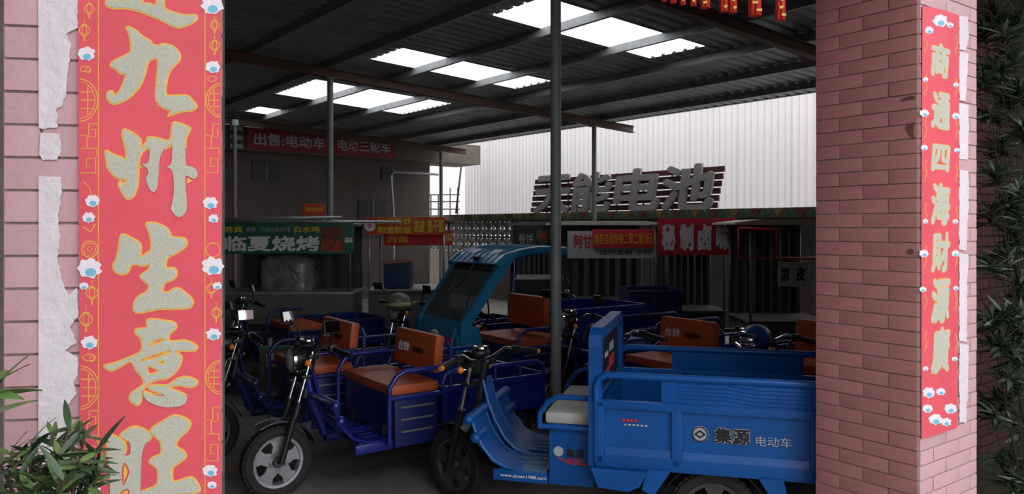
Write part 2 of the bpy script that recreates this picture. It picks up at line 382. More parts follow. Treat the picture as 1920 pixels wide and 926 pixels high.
# breeze blocks
bb = MB()
for s in (-1, 1): bb.box((0, s*.17, 0), (.08, .025, .40))
bb.box((0, 0, .19), (.08, .34, .025)); bb.box((0, 0, -.19), (.08, .34, .025))
bb.box((0, 0, -.02), (.07, .03, .34)); 
for s in (-1, 1):
    bb.box((0, s*.08, .10), (.07, .025, .22), M=Matrix.Rotation(s*.75, 4, 'X')); bb.box((0, s*.08, -.08), (.07, .025, .18), M=Matrix.Rotation(-s*.7, 4, 'X'))
bbm = bb.mesh('breeze_block', M_cardb)
for k in range(17):
    for j in range(2): place(bbm, 'breeze_block', wr, (PU, 14.46+.365*k, 1.30+.40*j))
# white sheeting beyond
ww = thing('wall_sheeting', None, None, kind='structure'); ww.name = 'wall_outer'; ww.matrix_local = RM
def vpanel(v0, v1, z0, z1, u, lean=0):
    n = round((v1-v0)/.138); st = (v1-v0)/n; prof = []
    for i in range(n): a = v0+i*st; prof += [(a, 0), (a+st*.66, 0), (a+st*.74, .02), (a+st*.92, .02)]
    prof.append((v1, 0)); V = []; F_ = []
    for (v, h) in prof: V += [(u-h, v, z0), (u-h, v+lean*(z1-z0), z1)]
    for i in range(len(prof)-1): F_.append((2*i, 2*i+1, 2*i+3, 2*i+2))
    b = MB(); b.add(V, F_); return b
WU = 12.2
for k in range(14):
    v0 = 2.1+1.115*k
    vpanel(v0, v0+1.125, 1.7, 4.5, WU+.012*(k % 2)).build('sheet_panel', M_wsheet, ww)
# ---------------------------------------------------------------- slatted battery sign on the parapet
SU = PU+.06
ps = [onu(1000, 335, SU), onu(991, 392, SU), onu(1352, 312, SU), onu(1348, 390, SU)]
vv = lambda p: -math.sin(UA)*p.x+math.cos(UA)*p.y
vA, vB = vv(ps[0]), vv(ps[2]); zt, zb = (ps[0].z+ps[2].z)/2, 2.07
t = thing('battery_sign', 'large dark red slatted sign with grey raised lettering on the parapet', 'sign', UV(SU, (vA+vB)/2, zb), UA+PI/2)
# local x runs along +v reversed so text reads from the yard
t.rotation_euler = (0, 0, UA-PI/2)
W = vA-vB; H = zt-zb
M_slat = mat('maroon_slat', (.10, .018, .025), .6, 0, .1, 3)
for k in range(6):
    z = H*(k+.5)/6; dx = (z/H-.5)*.18
    b = MB(); b.box((dx, 0, z), (W, .03, H/6*.80)); b.build('slat', M_slat, t)
for k in range(7): b = MB(); b.box((-W*.42+k*W*.14, .05, H/2), (.03, .03, H)); b.build('upright', M_steel, t)
gl = mat('sign_letter_grey', (.42, .39, .38), .5, .2, .06, 2)
for k, ch in enumerate('天能电池'):
    place(text_mesh(ch, W*.235, H*1.12, gl, bold=.032, ext=.05, shear=.12), 'lettering', t, M=stand((-W*.365+k*W*.243, -.03, H*.52)))

# ---------------------------------------------------------------- brick pillars
def pillar(name, label, loc, yaw, wx, wy, h, bm_front, bm_side, faces, offs, skew=0):
    """front = local -Y, sides +-X; origin at near-left corner foot"""
    t = thing(name, label, 'pillar', loc, yaw)
    sk = lambda y: -math.tan(skew)*y
    b = MB(); b.prism([(-.001, -.001), (wx+.001, -.001), (wx+.001+sk(wy), wy), (-.001+sk(wy), wy)], 0, h, 'z'); b.build('core', M_grout, t)
    cache = {}
    def piece(L, m):
        k = (round(L, 3), m.name)
        if k not in cache: cache[k] = MB().box((0, 0, 0), (L, .014, .060), bev=.002).mesh('brick', m)
        return cache[k]
    for (fc, m, joints) in faces:
        Lf = wx if fc == 'front' else wy
        for r_ in range(int(h/.065)):
            js = [0]+list(joints[r_ % 2])+[Lf]
            for a, c in zip(js[:-1], js[1:]):
                L = c-a-.005; md = (a+c)/2; z = .0325+.065*r_+offs; jig = random.uniform(-.0012, .0012)
                if fc == 'front': M_ = Matrix.Translation((md, .0+jig, z))
                elif fc == 'left': M_ = Matrix.Translation((0+jig, md, z)) @ Matrix.Rotation(PI/2, 4, 'Z')
                else: M_ = Matrix.Translation((wx+sk(md*math.cos(skew))+jig-.004, md*math.cos(skew)+.004, z)) @ Matrix.Rotation(PI/2+skew, 4, 'Z')
                place(piece(L, m), 'brick', t, M=M_)
    return t
RP = Vector((1.772, 3.372, 0))
rp = pillar('brick_pillar', 'pink tiled pillar with shade coloured into its side, at the right edge of the entrance', RP, UA-.03, .55, .49, 3.25, 0, 0,
            [('front', M_brickp, [(.24, .48), (.12, .36)]), ('left', M_brickp_shade, [(.13, .365), (.25,)])], -.01)
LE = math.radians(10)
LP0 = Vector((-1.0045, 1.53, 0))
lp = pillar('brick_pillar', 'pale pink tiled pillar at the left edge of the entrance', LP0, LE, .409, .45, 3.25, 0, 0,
            [('front', M_brickp, [(.19,), (.07, .31)]), ('right', M_brickp_shade, [(.24,), (.12, .36)])], .002, skew=math.radians(38))
# picture-plane helpers that return coordinates on the pillar faces (local x, z)
def on_left(x, y):
    a = (x-960)/F; ex, ey = math.cos(LE), math.sin(LE)
    s = (a*LP0.y-LP0.x)/(ex-a*ey); d = LP0.y+ey*s; return s, HC-(y-HZ)/F*d
RE = UA-.03
def on_right(x, y):
    a = (x-960)/F; ex, ey = math.cos(RE), math.sin(RE)
    s = (a*RP.y-RP.x)/(ex-a*ey); d = RP.y+ey*s; return s, HC-(y-HZ)/F*d
def shape_on(fn, P0, yaw, polys, m, name, parent, lift, ext=.0003, offset=0, org=(0, 0)):
    me = flat_shape([[(x-org[0], z-org[1]) for x, z in (fn(*p) for p in P)] for P in polys], ext, offset); me.materials.append(m); me.name = name
    return place(me, name, parent, M=stand((0, -lift, 0)))
# paper residue, left
def jag(P, n=5, amp=1.6):
    out = []
    for i, p in enumerate(P):
        q = P[(i+1) % len(P)]; out.append(p)
        L = math.hypot(q[0]-p[0], q[1]-p[1]); k = int(L/n)
        if p[0] < 82 and q[0] < 82: continue
        for j in range(1, k): t_ = j/k; out.append((p[0]+(q[0]-p[0])*t_+random.uniform(-amp, amp), p[1]+(q[1]-p[1])*t_+random.uniform(-amp*.6, amp*.6)))
    return out
t = thing('paper_remnant', 'torn white paper residue on the pink tiles left of the red couplet', 'paper', LP0, LE)
for P in ([(76, -60), (152, -60), (150, 55), (128, 66), (137, 88), (133, 125), (130, 150), (128, 178), (120, 200), (110, 205), (112, 240), (82, 243), (77, 240)],
          [(80, 250), (117, 252), (118, 285), (112, 300), (85, 301), (78, 290)],
          [(77, 330), (118, 333), (119, 365), (113, 400), (116, 440), (112, 480), (118, 520), (132, 553), (148, 538), (151, 590), (135, 612), (148, 640), (125, 655), (150, 668), (150, 700), (141, 715), (148, 735), (128, 762), (122, 776), (133, 800), (140, 860), (150, 926), (152, 1000), (76, 1000)]):
    shape_on(on_left, LP0, LE, [jag(P)], M_paper, 'paper_piece', t, .0105, .0007)
t = thing('paper_remnant', 'narrow strip of torn white paper on the tiles right of the small couplet', 'paper', RP, RE)
for y0, y1 in ((30, 95), (98, 190), (194, 300), (318, 470), (474, 640), (643, 792)):
    P = [(1794, y0), (1811, y0+3), (1812-random.uniform(0, 4), (y0+y1)/2), (1810-random.uniform(0, 5), y1), (1794, y1-2)]
    shape_on(on_right, RP, RE, [jag([(x, y) for x, y in P], 6, 1.2)], M_paper, 'paper_piece', t, .0105, .0007)

# dark weather stains on the side of the right pillar
def on_side(x, y):
    a = (x-960)/F; ex, ey = math.cos(RE+PI/2), math.sin(RE+PI/2)
    q = (a*RP.y-RP.x)/(ex-a*ey); d = RP.y+ey*q; return q, HC-(y-HZ)/F*d
M_stain = mat('dark_stain', (.16, .075, .065), .9)
for P in ([(1690, 188), (1700, 182), (1716, 180), (1717, 187), (1702, 188), (1692, 191)], [(1700, 238), (1712, 230), (1717, 232), (1714, 246), (1717, 262), (1712, 258), (1703, 248)], [(1702, 470), (1712, 466), (1716, 474), (1706, 476)]):
    me = flat_shape([smooth_poly([(-on_side(*p)[0], on_side(*p)[1]) for p in P], 2)], .0003); me.materials.append(M_stain); me.name = 'stain'
    place(me, 'stain', rp, M=Matrix.Translation((-.0085, 0, 0)) @ Matrix.Rotation(-PI/2, 4, 'Z') @ Matrix.Rotation(PI/2, 4, 'X'))
# ---- left couplet
c1 = lambda P: [(x/2.986, y/2.986) for x, y in P]
c2 = lambda P: [(x/2.986, y/2.986+300) for x, y in P]
c3 = lambda P: [(x/2.84, y/2.84+600) for x, y in P]
CH = [
 [c1([(608,28),(625,12),(690,14),(760,5),(800,-60),(870,-90),(930,-60),(925,50),(990,85),(1050,98),(1105,98),(1100,125),(1040,155),(990,158),(900,115),(800,75),(720,55),(650,55),(615,42)]),
  c1([(800,25),(845,-30),(885,-20),(885,42),(840,32)])],
 [c1([(725,165),(760,175),(805,212),(850,240),(862,258),(895,268),(925,258),(975,270),(1010,305),(1010,345),(965,395),(945,440),(935,500),(938,535),(955,545),(1050,543),(1080,565),(1106,598),(1085,620),(1020,628),(960,648),(975,628),(925,607),(895,580),(885,540),(893,440),(897,345),(870,335),(838,352),(820,420),(790,490),(740,545),(690,575),(645,585),(618,560),(618,528),(640,520),(655,545),(690,510),(715,450),(718,418),(690,418),(665,395),(634,372),(665,345),(735,310),(748,290),(745,230),(735,190)])],
 [c1([(608,850),(640,868),(690,886),(716,900),(722,860),(705,780),(702,736),(730,738),(795,785),(795,838),(835,800),(842,775),(905,782),(940,796),(968,780),(975,730),(983,693),(1020,700),(1067,720),(1066,740),(1045,790),(1048,860),(1052,925),(1085,935),(1112,960),(1113,990),(1090,1003),(1050,988),(1050,1060),(1054,1178),(1010,1217),(968,1175),(972,1145),(985,1060),(975,960),(945,937),(968,920),(975,860),(970,808),(935,835),(908,880),(900,960),(895,1035),(875,1077),(850,1060),(828,1000),(842,975),(835,945),(806,924),(842,912),(850,850),(838,826),(795,870),(785,940),(780,1030),(768,1075),(750,1105),(725,1112),(700,1080),(680,1036),(690,1022),(712,1048),(715,1000),(685,1002),(655,985),(620,945),(612,900)])],
 [c2([(835,355),(880,355),(930,375),(955,400),(972,432),(1040,440),(1050,475),(1000,515),(945,545),(938,602),(985,605),(995,640),(975,665),(930,685),(918,735),(955,738),(1000,715),(1050,745),(1083,780),(1080,810),(1045,825),(900,828),(775,848),(768,790),(800,755),(835,735),(850,700),(830,680),(800,650),(830,625),(850,605),(850,578),(810,588),(770,578),(740,590),(725,625),(690,635),(660,620),(648,590),(665,560),(680,490),(695,420),(740,435),(795,470),(795,542),(830,525),(860,500),(855,430),(840,380)])],
 [c3([(795,0),(820,-8),(880,0),(935,10),(942,40),(908,72),(915,110),(990,105),(1050,130),(1045,155),(990,155),(938,162),(970,185),(970,220),(940,270),(900,300),(850,308),(800,330),(770,365),(755,430),(735,440),(705,415),(712,385),(745,360),(782,328),(765,290),(740,260),(715,215),(690,215),(640,245),(600,260),(572,238),(620,225),(700,195),(765,160),(765,95),(735,62),(742,45),(795,38)]),
  c3([(790,136),(830,105),(865,90),(893,97),(850,120)]), c3([(750,214),(800,186),(860,168),(922,154),(900,176),(800,207)]), c3([(790,245),(812,238),(858,265),(805,284)]), c3([(845,218),(885,207),(880,232)]),
  ],
 [c3([(805,345),(850,340),(900,342),(960,305),(1010,298),(1055,320),(1040,345),(1000,345),(960,337),(905,352),(960,375),(1003,400),(990,440),(930,455),(860,450),(800,425),(775,390),(785,375),(830,392),(888,395),(850,375),(815,362)])],
 [c3([(590,600),(660,630),(680,670),(675,708),(705,702),(705,650),(690,630),(655,605),(690,575),(725,560),(770,570),(815,605),(785,650),(765,720),(758,930),(745,1010),(600,1010),(600,930),(592,760),(585,650)]), c3([(680,750),(700,790),(690,830),(668,870),(660,800),(668,755)]), c3([(655,905),(700,890),(695,985),(655,985)])],
 [c3([(815,575),(880,530),(945,500),(1015,530),(1010,570),(960,620),(945,660),(985,690),(995,720),(950,755),(925,780),(930,850),(990,835),(1035,830),(1068,880),(1050,905),(900,915),(770,935),(760,905),(800,890),(850,860),(850,780),(810,745),(830,720),(870,700),(868,640),(840,610)])],
]
cp = thing('spring_couplet', 'wide red paper couplet with large glittery gold-edged brush characters', 'couplet', LP0, LE)
edge = [(151, -80), (417, -80), (416, 200), (418, 420), (417.5, 700), (418, 926), (418, 1010), (156, 1010), (154, 700), (152, 380)]
shape_on(on_left, LP0, LE, [edge], M_cplt, 'paper_sheet', cp, .0125, .0008)
for P in CH:
    S = [smooth_poly(q, 3) for q in P]
    o = shape_on(on_left, LP0, LE, S, M_gold, 'character_outline', cp, .0138, .0002, .0032)
    o2 = shape_on(on_left, LP0, LE, S, M_glit, 'brush_stroke', cp, .0146, .0003)
def ribbon(pts, wd, fn):
    """flat band of width wd px following px points"""
    out = []; n = len(pts)
    L = []; R = []
    for i in range(n):
        a = pts[max(i-1, 0)]; c = pts[min(i+1, n-1)]; dx, dy = c[0]-a[0], c[1]-a[1]; l = math.hypot(dx, dy) or 1
        L.append((pts[i][0]-dy/l*wd/2, pts[i][1]+dx/l*wd/2)); R.append((pts[i][0]+dy/l*wd/2, pts[i][1]-dx/l*wd/2))
    V = []; 
    for p in L+R: s, z = fn(*p); V.append((s, 0, z))
    return V, [(i, i+1, n+i+1, n+i) for i in range(n-1)]
def circ(cx, cy, rx, ry=None, a0=0, a1=360, n=18):
    ry = ry or rx; return [(cx+rx*math.cos(math.radians(a0+(a1-a0)*i/n)), cy+ry*math.sin(math.radians(a0+(a1-a0)*i/n))) for i in range(n+1)]
def ornaments(fn, parent, lines, fl, blu, lift=.0140):
    b = MB()
    for pts, wd in lines: V, F_ = ribbon(pts, wd, fn); b.add(V, F_)
    b.build('gold_pattern', M_gold, parent, (0, -lift, 0))
    for cx, cy, r in fl:
        P = []
        for i in range(20):
            a = 2*PI*i/20; rr = r*(1+.11*math.cos(7*a+cx)+random.uniform(-.08, .08)); P.append((cx+rr*math.cos(a)*1.05, cy+rr*math.sin(a)*.85))
        me = flat_shape([[fn(*p) for p in P]], .0002); me.materials.append(M_fl); o = place(me, 'printed_flower', parent, M=stand((0, -lift-.0003, 0)))
        me = flat_shape([[fn(*p) for p in circ(cx+r*.1, cy+r*.35, r*.5, r*.38, n=12)[:-1]]], .0002); me.materials.append(M_bl); place(me, 'printed_petal', parent, M=stand((0, -lift-.0008, 0)))
L_ = [([(189, y) for y in range(-60, 1000, 40)], 1.6), ([(387, y) for y in range(-60, 1000, 40)], 1.4)]
def lantern(cx, cy, r):
    return [(circ(cx, cy, r, r*.85), 1.6), (circ(cx, cy, r*.45, r*.85), 1.2), ([(cx-r*.5, cy-r), (cx+r*.5, cy-r)], 1.8), ([(cx-r*.5, cy+r), (cx+r*.5, cy+r)], 1.8), ([(cx, cy+r), (cx, cy+r*2)], 2.6), ([(cx, cy-r), (cx, cy-r*2.2)], 1)]
def shou(cx, cy, r, sgn=1):
    a0, a1 = (-88, 88) if sgn > 0 else (92, 268)
    o = [(circ(cx, cy, r, r*1.15, a0, a1), 1.8), (circ(cx, cy, r*.84, r, a0, a1), 1.4)]
    for f_ in (-.45, 0, .45): o.append(([(cx+2*sgn, cy+f_*r), (cx+sgn*r*.8*math.cos(f_), cy+f_*r)], 1.6))
    o.append(([(cx+sgn*r*.45, cy-r*.75), (cx+sgn*r*.45, cy+r*.75)], 1.6)); return o
def meander(x0, x1, y0, y1):
    xm = (x0+x1)/2; h = (y1-y0)/3
    return [([(x1, y0), (xm, y0), (xm, y0+h*.8), (x1-4, y0+h*.8), (x1-4, y0+h*.35), (xm+5, y0+h*.35)], 1.6),
            ([(x0+2, y0+h*.7), (xm-3, y0+h*.7), (xm-3, y0+h*1.5), (x0+2, y0+h*1.5)], 1.6), ([(xm-3, y0+h*1.5), (x1-2, y0+h*1.5), (x1-2, y0+h*1.9)], 1.6),
            ([(x0+2, y1), (x1-4, y1), (x1-4, y0+h*2.1), (xm-4, y0+h*2.1), (xm-4, y0+h*2.6), (xm+4, y0+h*2.6)], 1.6)]
for q in (lantern(172, 20, 9)+lantern(163, 60, 10)+shou(154, 190, 34)+meander(154, 188, 234, 325)+[(circ(165, 132, 10, 5), 1.4), (circ(170, 134, 5, 5), 1.4)]
          + [(circ(173, 467, 15), 1.8), (circ(173, 467, 11), 1.2), ([(168, 467), (173, 461), (178, 467), (173, 473), (168, 467)], 1.4)]
          + [([(160, 340), (172, 352), (178, 372)], 1.4), ([(160, 425), (175, 435), (183, 420)], 2)]
          + lantern(177, 548, 11)+lantern(166, 597, 12)+[(circ(172, 668, 12, 6), 1.4), (circ(177, 671, 5, 5), 1.4)]+shou(155, 724, 35)+meander(155, 188, 767, 860)
          + lantern(405, 50, 8)+lantern(405, 88, 9)+shou(416, 190, 27, -1)+meander(388, 415, 234, 325)+lantern(399, 540, 9)+lantern(408, 585, 9)+shou(416, 705, 27, -1)+meander(388, 415, 760, 860)+[(circ(402, 468, 13), 1.4), (circ(400, 150, 8, 5), 1.2)]): L_.append(q)
ornaments(on_left, cp, L_, [(167, 104, 15), (178, 377, 13), (171, 408, 11), (173, 502, 21), (162, 535, 8), (172, 640, 14), (175, 912, 16), (400, 14, 19), (402, 128, 13), (397, 381, 13), (403, 410, 9), (402, 498, 19), (410, 535, 8), (403, 625, 13), (397, 878, 13), (400, 905, 8)], [])
# ---- right couplet
cr = thing('spring_couplet', 'narrow red paper couplet with vertical characters on the right pillar', 'couplet', RP, RE)
shape_on(on_right, RP, RE, [[(1724, 12), (1760, 19), (1793, 30), (1792, 400), (1790, 800), (1755, 812), (1722, 822), (1722, 400)]], M_cplt, 'paper_sheet', cr, .0125, .0008)
for ch, y0, y1 in (('商', 76, 152), ('通', 168, 248), ('四', 268, 325), ('海', 340, 424), ('財', 434, 510), ('源', 520, 604), ('廣', 614, 696)):
    xa, xb = 1739, 1776; sa, za = on_right(xa, y0); sb, zb2 = on_right(xb, y1); 
    me = text_mesh(ch, sb-sa, za-zb2, M_gold, bold=.058, ext=.0003, shear=.1); place(me, 'character_outline', cr, M=stand(((sa+sb)/2, -.0138, (za+zb2)/2)))
    me = text_mesh(ch, (sb-sa)*.96, (za-zb2)*.96, M_glit, bold=.04, ext=.0003, shear=.1); place(me, 'brush_stroke', cr, M=stand(((sa+sb)/2, -.0144, (za+zb2)/2)))
L_ = []
for y in range(60, 700, 80): L_ += [([(1731, y), (1728, y+12), (1732, y+24), (1727, y+40)], 1.2), ([(1786, y+6), (1789, y+22), (1785, y+42)], 1.2)]
ornaments(on_right, cr, L_, [(1757, 40, 13), (1736, 58, 8), (1775, 48, 6), (1729, 150, 5), (1786, 160, 5), (1727, 213, 8), (1786, 218, 7), (1727, 277, 6), (1788, 282, 5), (1729, 415, 5), (1785, 415, 5), (1726, 475, 8), (1785, 475, 7), (1724, 542, 6), (1786, 540, 5),
  (1729, 690, 5), (1784, 672, 5), (1735, 735, 11), (1733, 765, 9), (1758, 733, 8), (1776, 765, 11), (1748, 785, 12), (1768, 790, 9)], [])

# ---------------------------------------------------------------- lantern garland at the top of the entrance
t = thing('garland', 'string of small red and gold firecracker ornaments hanging at the top of the entrance', 'garland', (0, 0, 0))
GD = 3.6
def atd(x, y, d): return Vector(((x-960)/F*d, d, HC-(y-HZ)/F*d))
b = MB(); b.tube([atd(1180, -30, GD), atd(1300, -24, GD), atd(1520, -45, GD)], .004, 6); b.build('cord', M_rust, t)
for x, yb, w_ in ((1245, 3, 10), (1262, 6, 13), (1280, 9, 12), (1300, 11, 12), (1322, 15, 20), (1357, 22, 17), (1374, 24, 16), (1415, 30, 26), (1463, 38, 20)):
    p = atd(x, yb, GD); L = .055+random.uniform(.1, .14); r_ = w_/2/F*GD
    b = MB(); n = 5
    for k in range(n):
        a = 2*PI*k/n; b.tube([(p.x+math.cos(a)*r_*.55, p.y+math.sin(a)*r_*.55, p.z), (p.x+math.cos(a)*r_*.5, p.y+math.sin(a)*r_*.5, p.z+L)], r_*.42, 6)
    o = b.build('firecracker', M_lant, t)
    b = MB()
    for k in range(3): b.box((p.x+random.uniform(-.4, .4)*r_, p.y-r_*.98, p.z+.02+k*.035), (r_*.8, .002, .012), M=Matrix.Rotation(random.uniform(-.6, .6), 4, 'Y'))
    b.build('gold_band', M_gold, o)

# ---------------------------------------------------------------- tricycles
def arc(cx, cz, r, a0, a1, n=8): return [(cx+r*math.cos(math.radians(a0+(a1-a0)*i/n)), cz+r*math.sin(math.radians(a0+(a1-a0)*i/n))) for i in range(n+1)]
def wheel(t, x, y, R, wd, rimM, name='wheel', spokes=5, M0=None):
    k = .8
    prof = [(R*.70, -wd*.36), (R*.82, -wd*.5), (R*.93, -wd*.46), (R, -wd*.25), (R, wd*.25), (R*.93, wd*.46), (R*.82, wd*.5), (R*.70, wd*.36), (R*.66, 0), (R*.70, -wd*.36)]
    b = MB(); b.lathe(prof, 36)
    for i in range(36):
        a = 2*PI*i/36; b.box((math.cos(a)*R*.985, 0, math.sin(a)*R*.985), (.012, wd*.7, .026), M=Matrix.Rotation(-a, 4, 'Y'))
    T = Matrix.Translation((x, y, R))
    if M0 is not None: T = M0 @ T
    ty = b.build(name, M_rubber, t, M=T)
    b = MB(); b.lathe([(R*.70, -wd*.36), (R*.72, -wd*.40), (R*.64, -wd*.38), (R*.60, -wd*.1), (R*.60, wd*.1), (R*.64, wd*.38), (R*.72, wd*.40), (R*.70, wd*.36)], 36)
    for i in range(spokes):
        a = 2*PI*i/spokes+.3
        P = [(R*.12, -.05), (R*.30, -.040), (R*.45, -.034), (R*.64, -.058), (R*.64, .058), (R*.45, .034), (R*.30, .040), (R*.12, .05)]
        P = [(p[0]*math.cos(a)-p[1]*math.sin(a), p[0]*math.sin(a)+p[1]*math.cos(a)) for p in P]
        b.prism(P, -wd*.28, -wd*.05); 
    b.lathe([(R*.02, -wd*.27), (R*.30, -wd*.27), (R*.30, -wd*.02), (R*.02, -wd*.02)], 20)
    b.build('rim', rimM, ty)
    b = MB(); b.lathe([(0, -wd*.55), (R*.14, -wd*.53), (R*.17, -wd*.3), (R*.17, wd*.45), (0, wd*.5)], 16); b.build('hub', M_alloyd, ty)
    return ty
def trike(label, loc, az, paint, accent=None, steer=0, hw=.42, box=(1.0, 2.5), boxh=(.48, .80), rail=.95, seat='orange', seatx=(.62, .95), rimM=None, mirrors=True, head=False,
          back=True, text=None, hl='round', full=False, sidetxt=False, name='cargo_tricycle', cab=False, floorM=None, myaw=0):
    rz = PI/2-math.radians(az)
    t = thing(name, label, 'tricycle', (loc[0], loc[1], 0), rz, 'electric tricycles parked under the roof')
    accent = accent or paint; rimM = rimM or M_alloy; R = .23
    ST = Matrix.Translation((.10, 0, 0)) @ Matrix.Rotation(steer, 4, 'Z') @ Matrix.Translation((-.10, 0, 0))
    # --- steering group
    wheel(t, 0, 0, R, .09, rimM, 'front_wheel', M0=ST)
    for s in (-1, 1):
        b = MB(); b.tube([(0, s*.075, R), (.09, s*.075, R+.30)], .022, 10); b.tube([(.09, s*.075, R+.28), (.12, s*.075, R+.38)], .026, 10)
        o = b.build('fork_leg', M_black, t, M=ST)
        b = MB(); b.tube([(.115, s*.075, R+.37), (.215, s*.075, .93)], .014, 10); b.build('chrome_tube', M_chrome, o)
    b = MB(); b.box((.21, 0, .90), (.07, .22, .03), bev=.01); b.box((.17, 0, .77), (.07, .20, .025), bev=.01); b.tube([(.19, 0, .62), (.25, 0, .92)], .028, 12); b.build('fork_yoke', M_black, t, M=ST)
    b = MB(); P = arc(0, R, R+.035, 20, 118, 12); b.sheet(P, -.06, .06, .006); b.tube([(p[0], -.06, p[1]) for p in P], .006, 6); b.tube([(p[0], .06, p[1]) for p in P], .006, 6)
    b.build('front_mudguard', M_alloyd if not full else M_black, t, M=ST)
    b = MB(); b.sheet(arc(0, R, R+.046, 25, 48, 5), -.03, .03, .003); b.build('mudguard_stay', M_chrome, t, M=ST)
    hb = [(.30, -.36, .945), (.27, -.26, .965), (.24, -.19, .975), (.225, -.10, .93), (.22, 0, .915), (.225, .10, .93), (.24, .19, .975), (.27, .26, .965), (.30, .36, .945)]
    b = MB(); b.tube(hb, .012, 10); o = b.build('handlebar', M_chrome, t, M=ST)
    for s in (-1, 1):
        b = MB(); b.tube([(.275, s*.27, .962), (.315, s*.41, .937)], .018, 10); b.box((.272, s*.25, .962), (.05, .05, .05), bev=.01); b.tube([(.24, s*.26, .955), (.25, s*.38, .935)], .006, 6)
        b.build('grip', M_black, o)
        b = MB(); b.tube([(.315, s*.41, .937), (.32, s*.43, .935)], .016, 8); b.build('bar_end', M_amber if full else M_black, o)
        if mirrors:
            b = MB(); b.tube([(.27, s*.24, .97), (.25, s*.27, 1.05), (.22, s*.33, 1.10)], .006, 6); mo = b.build('mirror_stem', M_black, t, M=ST)
            MR = Matrix.Rotation(s*.15+myaw, 4, 'Z') @ Matrix.Rotation(-.2, 4, 'Y'); b = MB(); b.box((.215, s*.36, 1.12), (.02, .12, .08), bev=.009, M=MR); b.build('mirror_shell', M_black, mo)
            q = Vector((.215, s*.36, 1.12))+MR @ Vector((.011, 0, 0)); b = MB(); b.box(q, (.003, .105, .066), M=MR); b.build('mirror_glass', M_mirror, mo)
    # headlight
    if hl == 'round':
        b = MB(); b.lathe([(0, .25), (.05, .235), (.075, .19), (.08, .13), (.078, .10)], 20, 'x', (0, 0, .88)); o = b.build('headlight', M_black, t, M=ST)
        b = MB(); b.lathe([(.072, .10), (.086, .105), (.086, .085), (.075, .082)], 20, 'x', (0, 0, .88)); b.build('chrome_ring', M_chrome, o)
        b = MB(); b.lathe([(.076, .09), (.05, .075), (0, .068)], 20, 'x', (0, 0, .88)); b.build('lens', M_lens, o)
        b = MB(); b.sheet(arc(.17, .88, .092, 60, 150, 6)[::-1], -.07, .07, .004); b.ball((.21, 0, .965), .055, (1, 1.2, .6)); b.build('gauge', M_black, o)
        b = MB(); b.lathe([(.032, .0), (.05, .004), (.052, -.006), (.04, -.01)], 14, 'z', (.21, 0, 1.0)); b.build('gauge_rim', M_chrome, o)
    else:
        b = MB(); b.ball((.14, 0, .95), .12, (1.1, .85, .75), 16, 10); o = b.build('headlight', accent, t, M=ST)
        b = MB(); b.ball((.075, 0, .93), .095, (.8, .9, .6), 14, 8); b.tube([(.03, -.09, .97), (.0, 0, .99), (.03, .09, .97)], .012, 8); b.tube([(.03, -.09, .90), (-.01, 0, .88), (.03, .09, .90)], .012, 8); b.build('lens', M_chrome, o)
    for s in (-1, 1):
        b = MB(); b.ball((.16, s*.125, .865), .022, (1, 1, 1), 10, 6); o = b.build('turn_signal', M_amber, t, M=ST)
        b = MB(); b.tube([(.17, s*.06, .865), (.165, s*.11, .865)], .008, 6); b.build('signal_stem', M_chrome, o)
    # --- body
    fz = .345; x0, x1 = seatx
    b = MB(); b.tube([(.20, 0, .80), (.235, 0, .60), (.33, 0, .36)], .035, 12); b.tube([(.33, 0, .34), (1.0, 0, .33)], .04, 10); b.build('head_tube', paint, t)
    sh = [(.235, .63), (.25, .60), (.27, .54), (.31, .47), (.37, .40), (.45, .362), (.55, .35)]
    b = MB(); b.sheet(sh, -hw+.05, -.10, .006); b.sheet(sh, .10, hw-.05, .006)
    sh2 = [(.22, .80), (.235, .74), (.255, .66), (.30, .55), (.36, .45), (.43, .385), (.52, .355)]
    b.sheet(sh2, -.075, .075, .008)
    for yy in (-hw+.05, -.10, .10, hw-.05): b.tube([(p[0], yy, p[1]) for p in sh], .011, 6)
    for yy in (-.075, .075): b.tube([(p[0], yy, p[1]) for p in sh2], .011, 6)
    o = b.build('leg_shield', accent, t)
    b = MB(); b.tube([(.235, -hw+.01, .635), (.235, hw-.01, .635)], .030, 12)
    for s in (-1, 1): b.ball((.235, s*(hw-.01), .635), .032); b.tube([(.275, s*(hw-.02), .53), (.275, s*.24, .53)], .028, 12); b.ball((.275, s*(hw-.02), .53), .032)
    b.build('bumper_bar', accent, o)
    b = MB(); b.box(((.42+x0)/2, 0, fz+.004), (x0-.40, 2*hw-.10, .018), bev=.004)
    for k in range(7): b.box(((.46+x0)/2, -.24+.08*k, fz+.017), (x0-.50, .022, .008))
    b.build('floorboard', floorM or paint, t)
    for s in (-1, 1): b = MB(); b.box(((.40+x0)/2, s*(hw-.04), fz-.02), (x0-.36, .035, .06), bev=.01); b.build('side_sill', paint, t)
    if full: letter('www.dysan1988.com', .27, .022, M_white, t, (.56, -hw+.018, fz-.018), bold=.0)
    sb0, sb1 = x0+.03, box[0]-.03
    b = MB(); b.box(((sb0+sb1)/2, 0, (.30+.64)/2), (sb1-sb0, 2*hw-.03, .34), bev=.012); sbx = b.build('seat_box', paint if full else M_navyd, t)
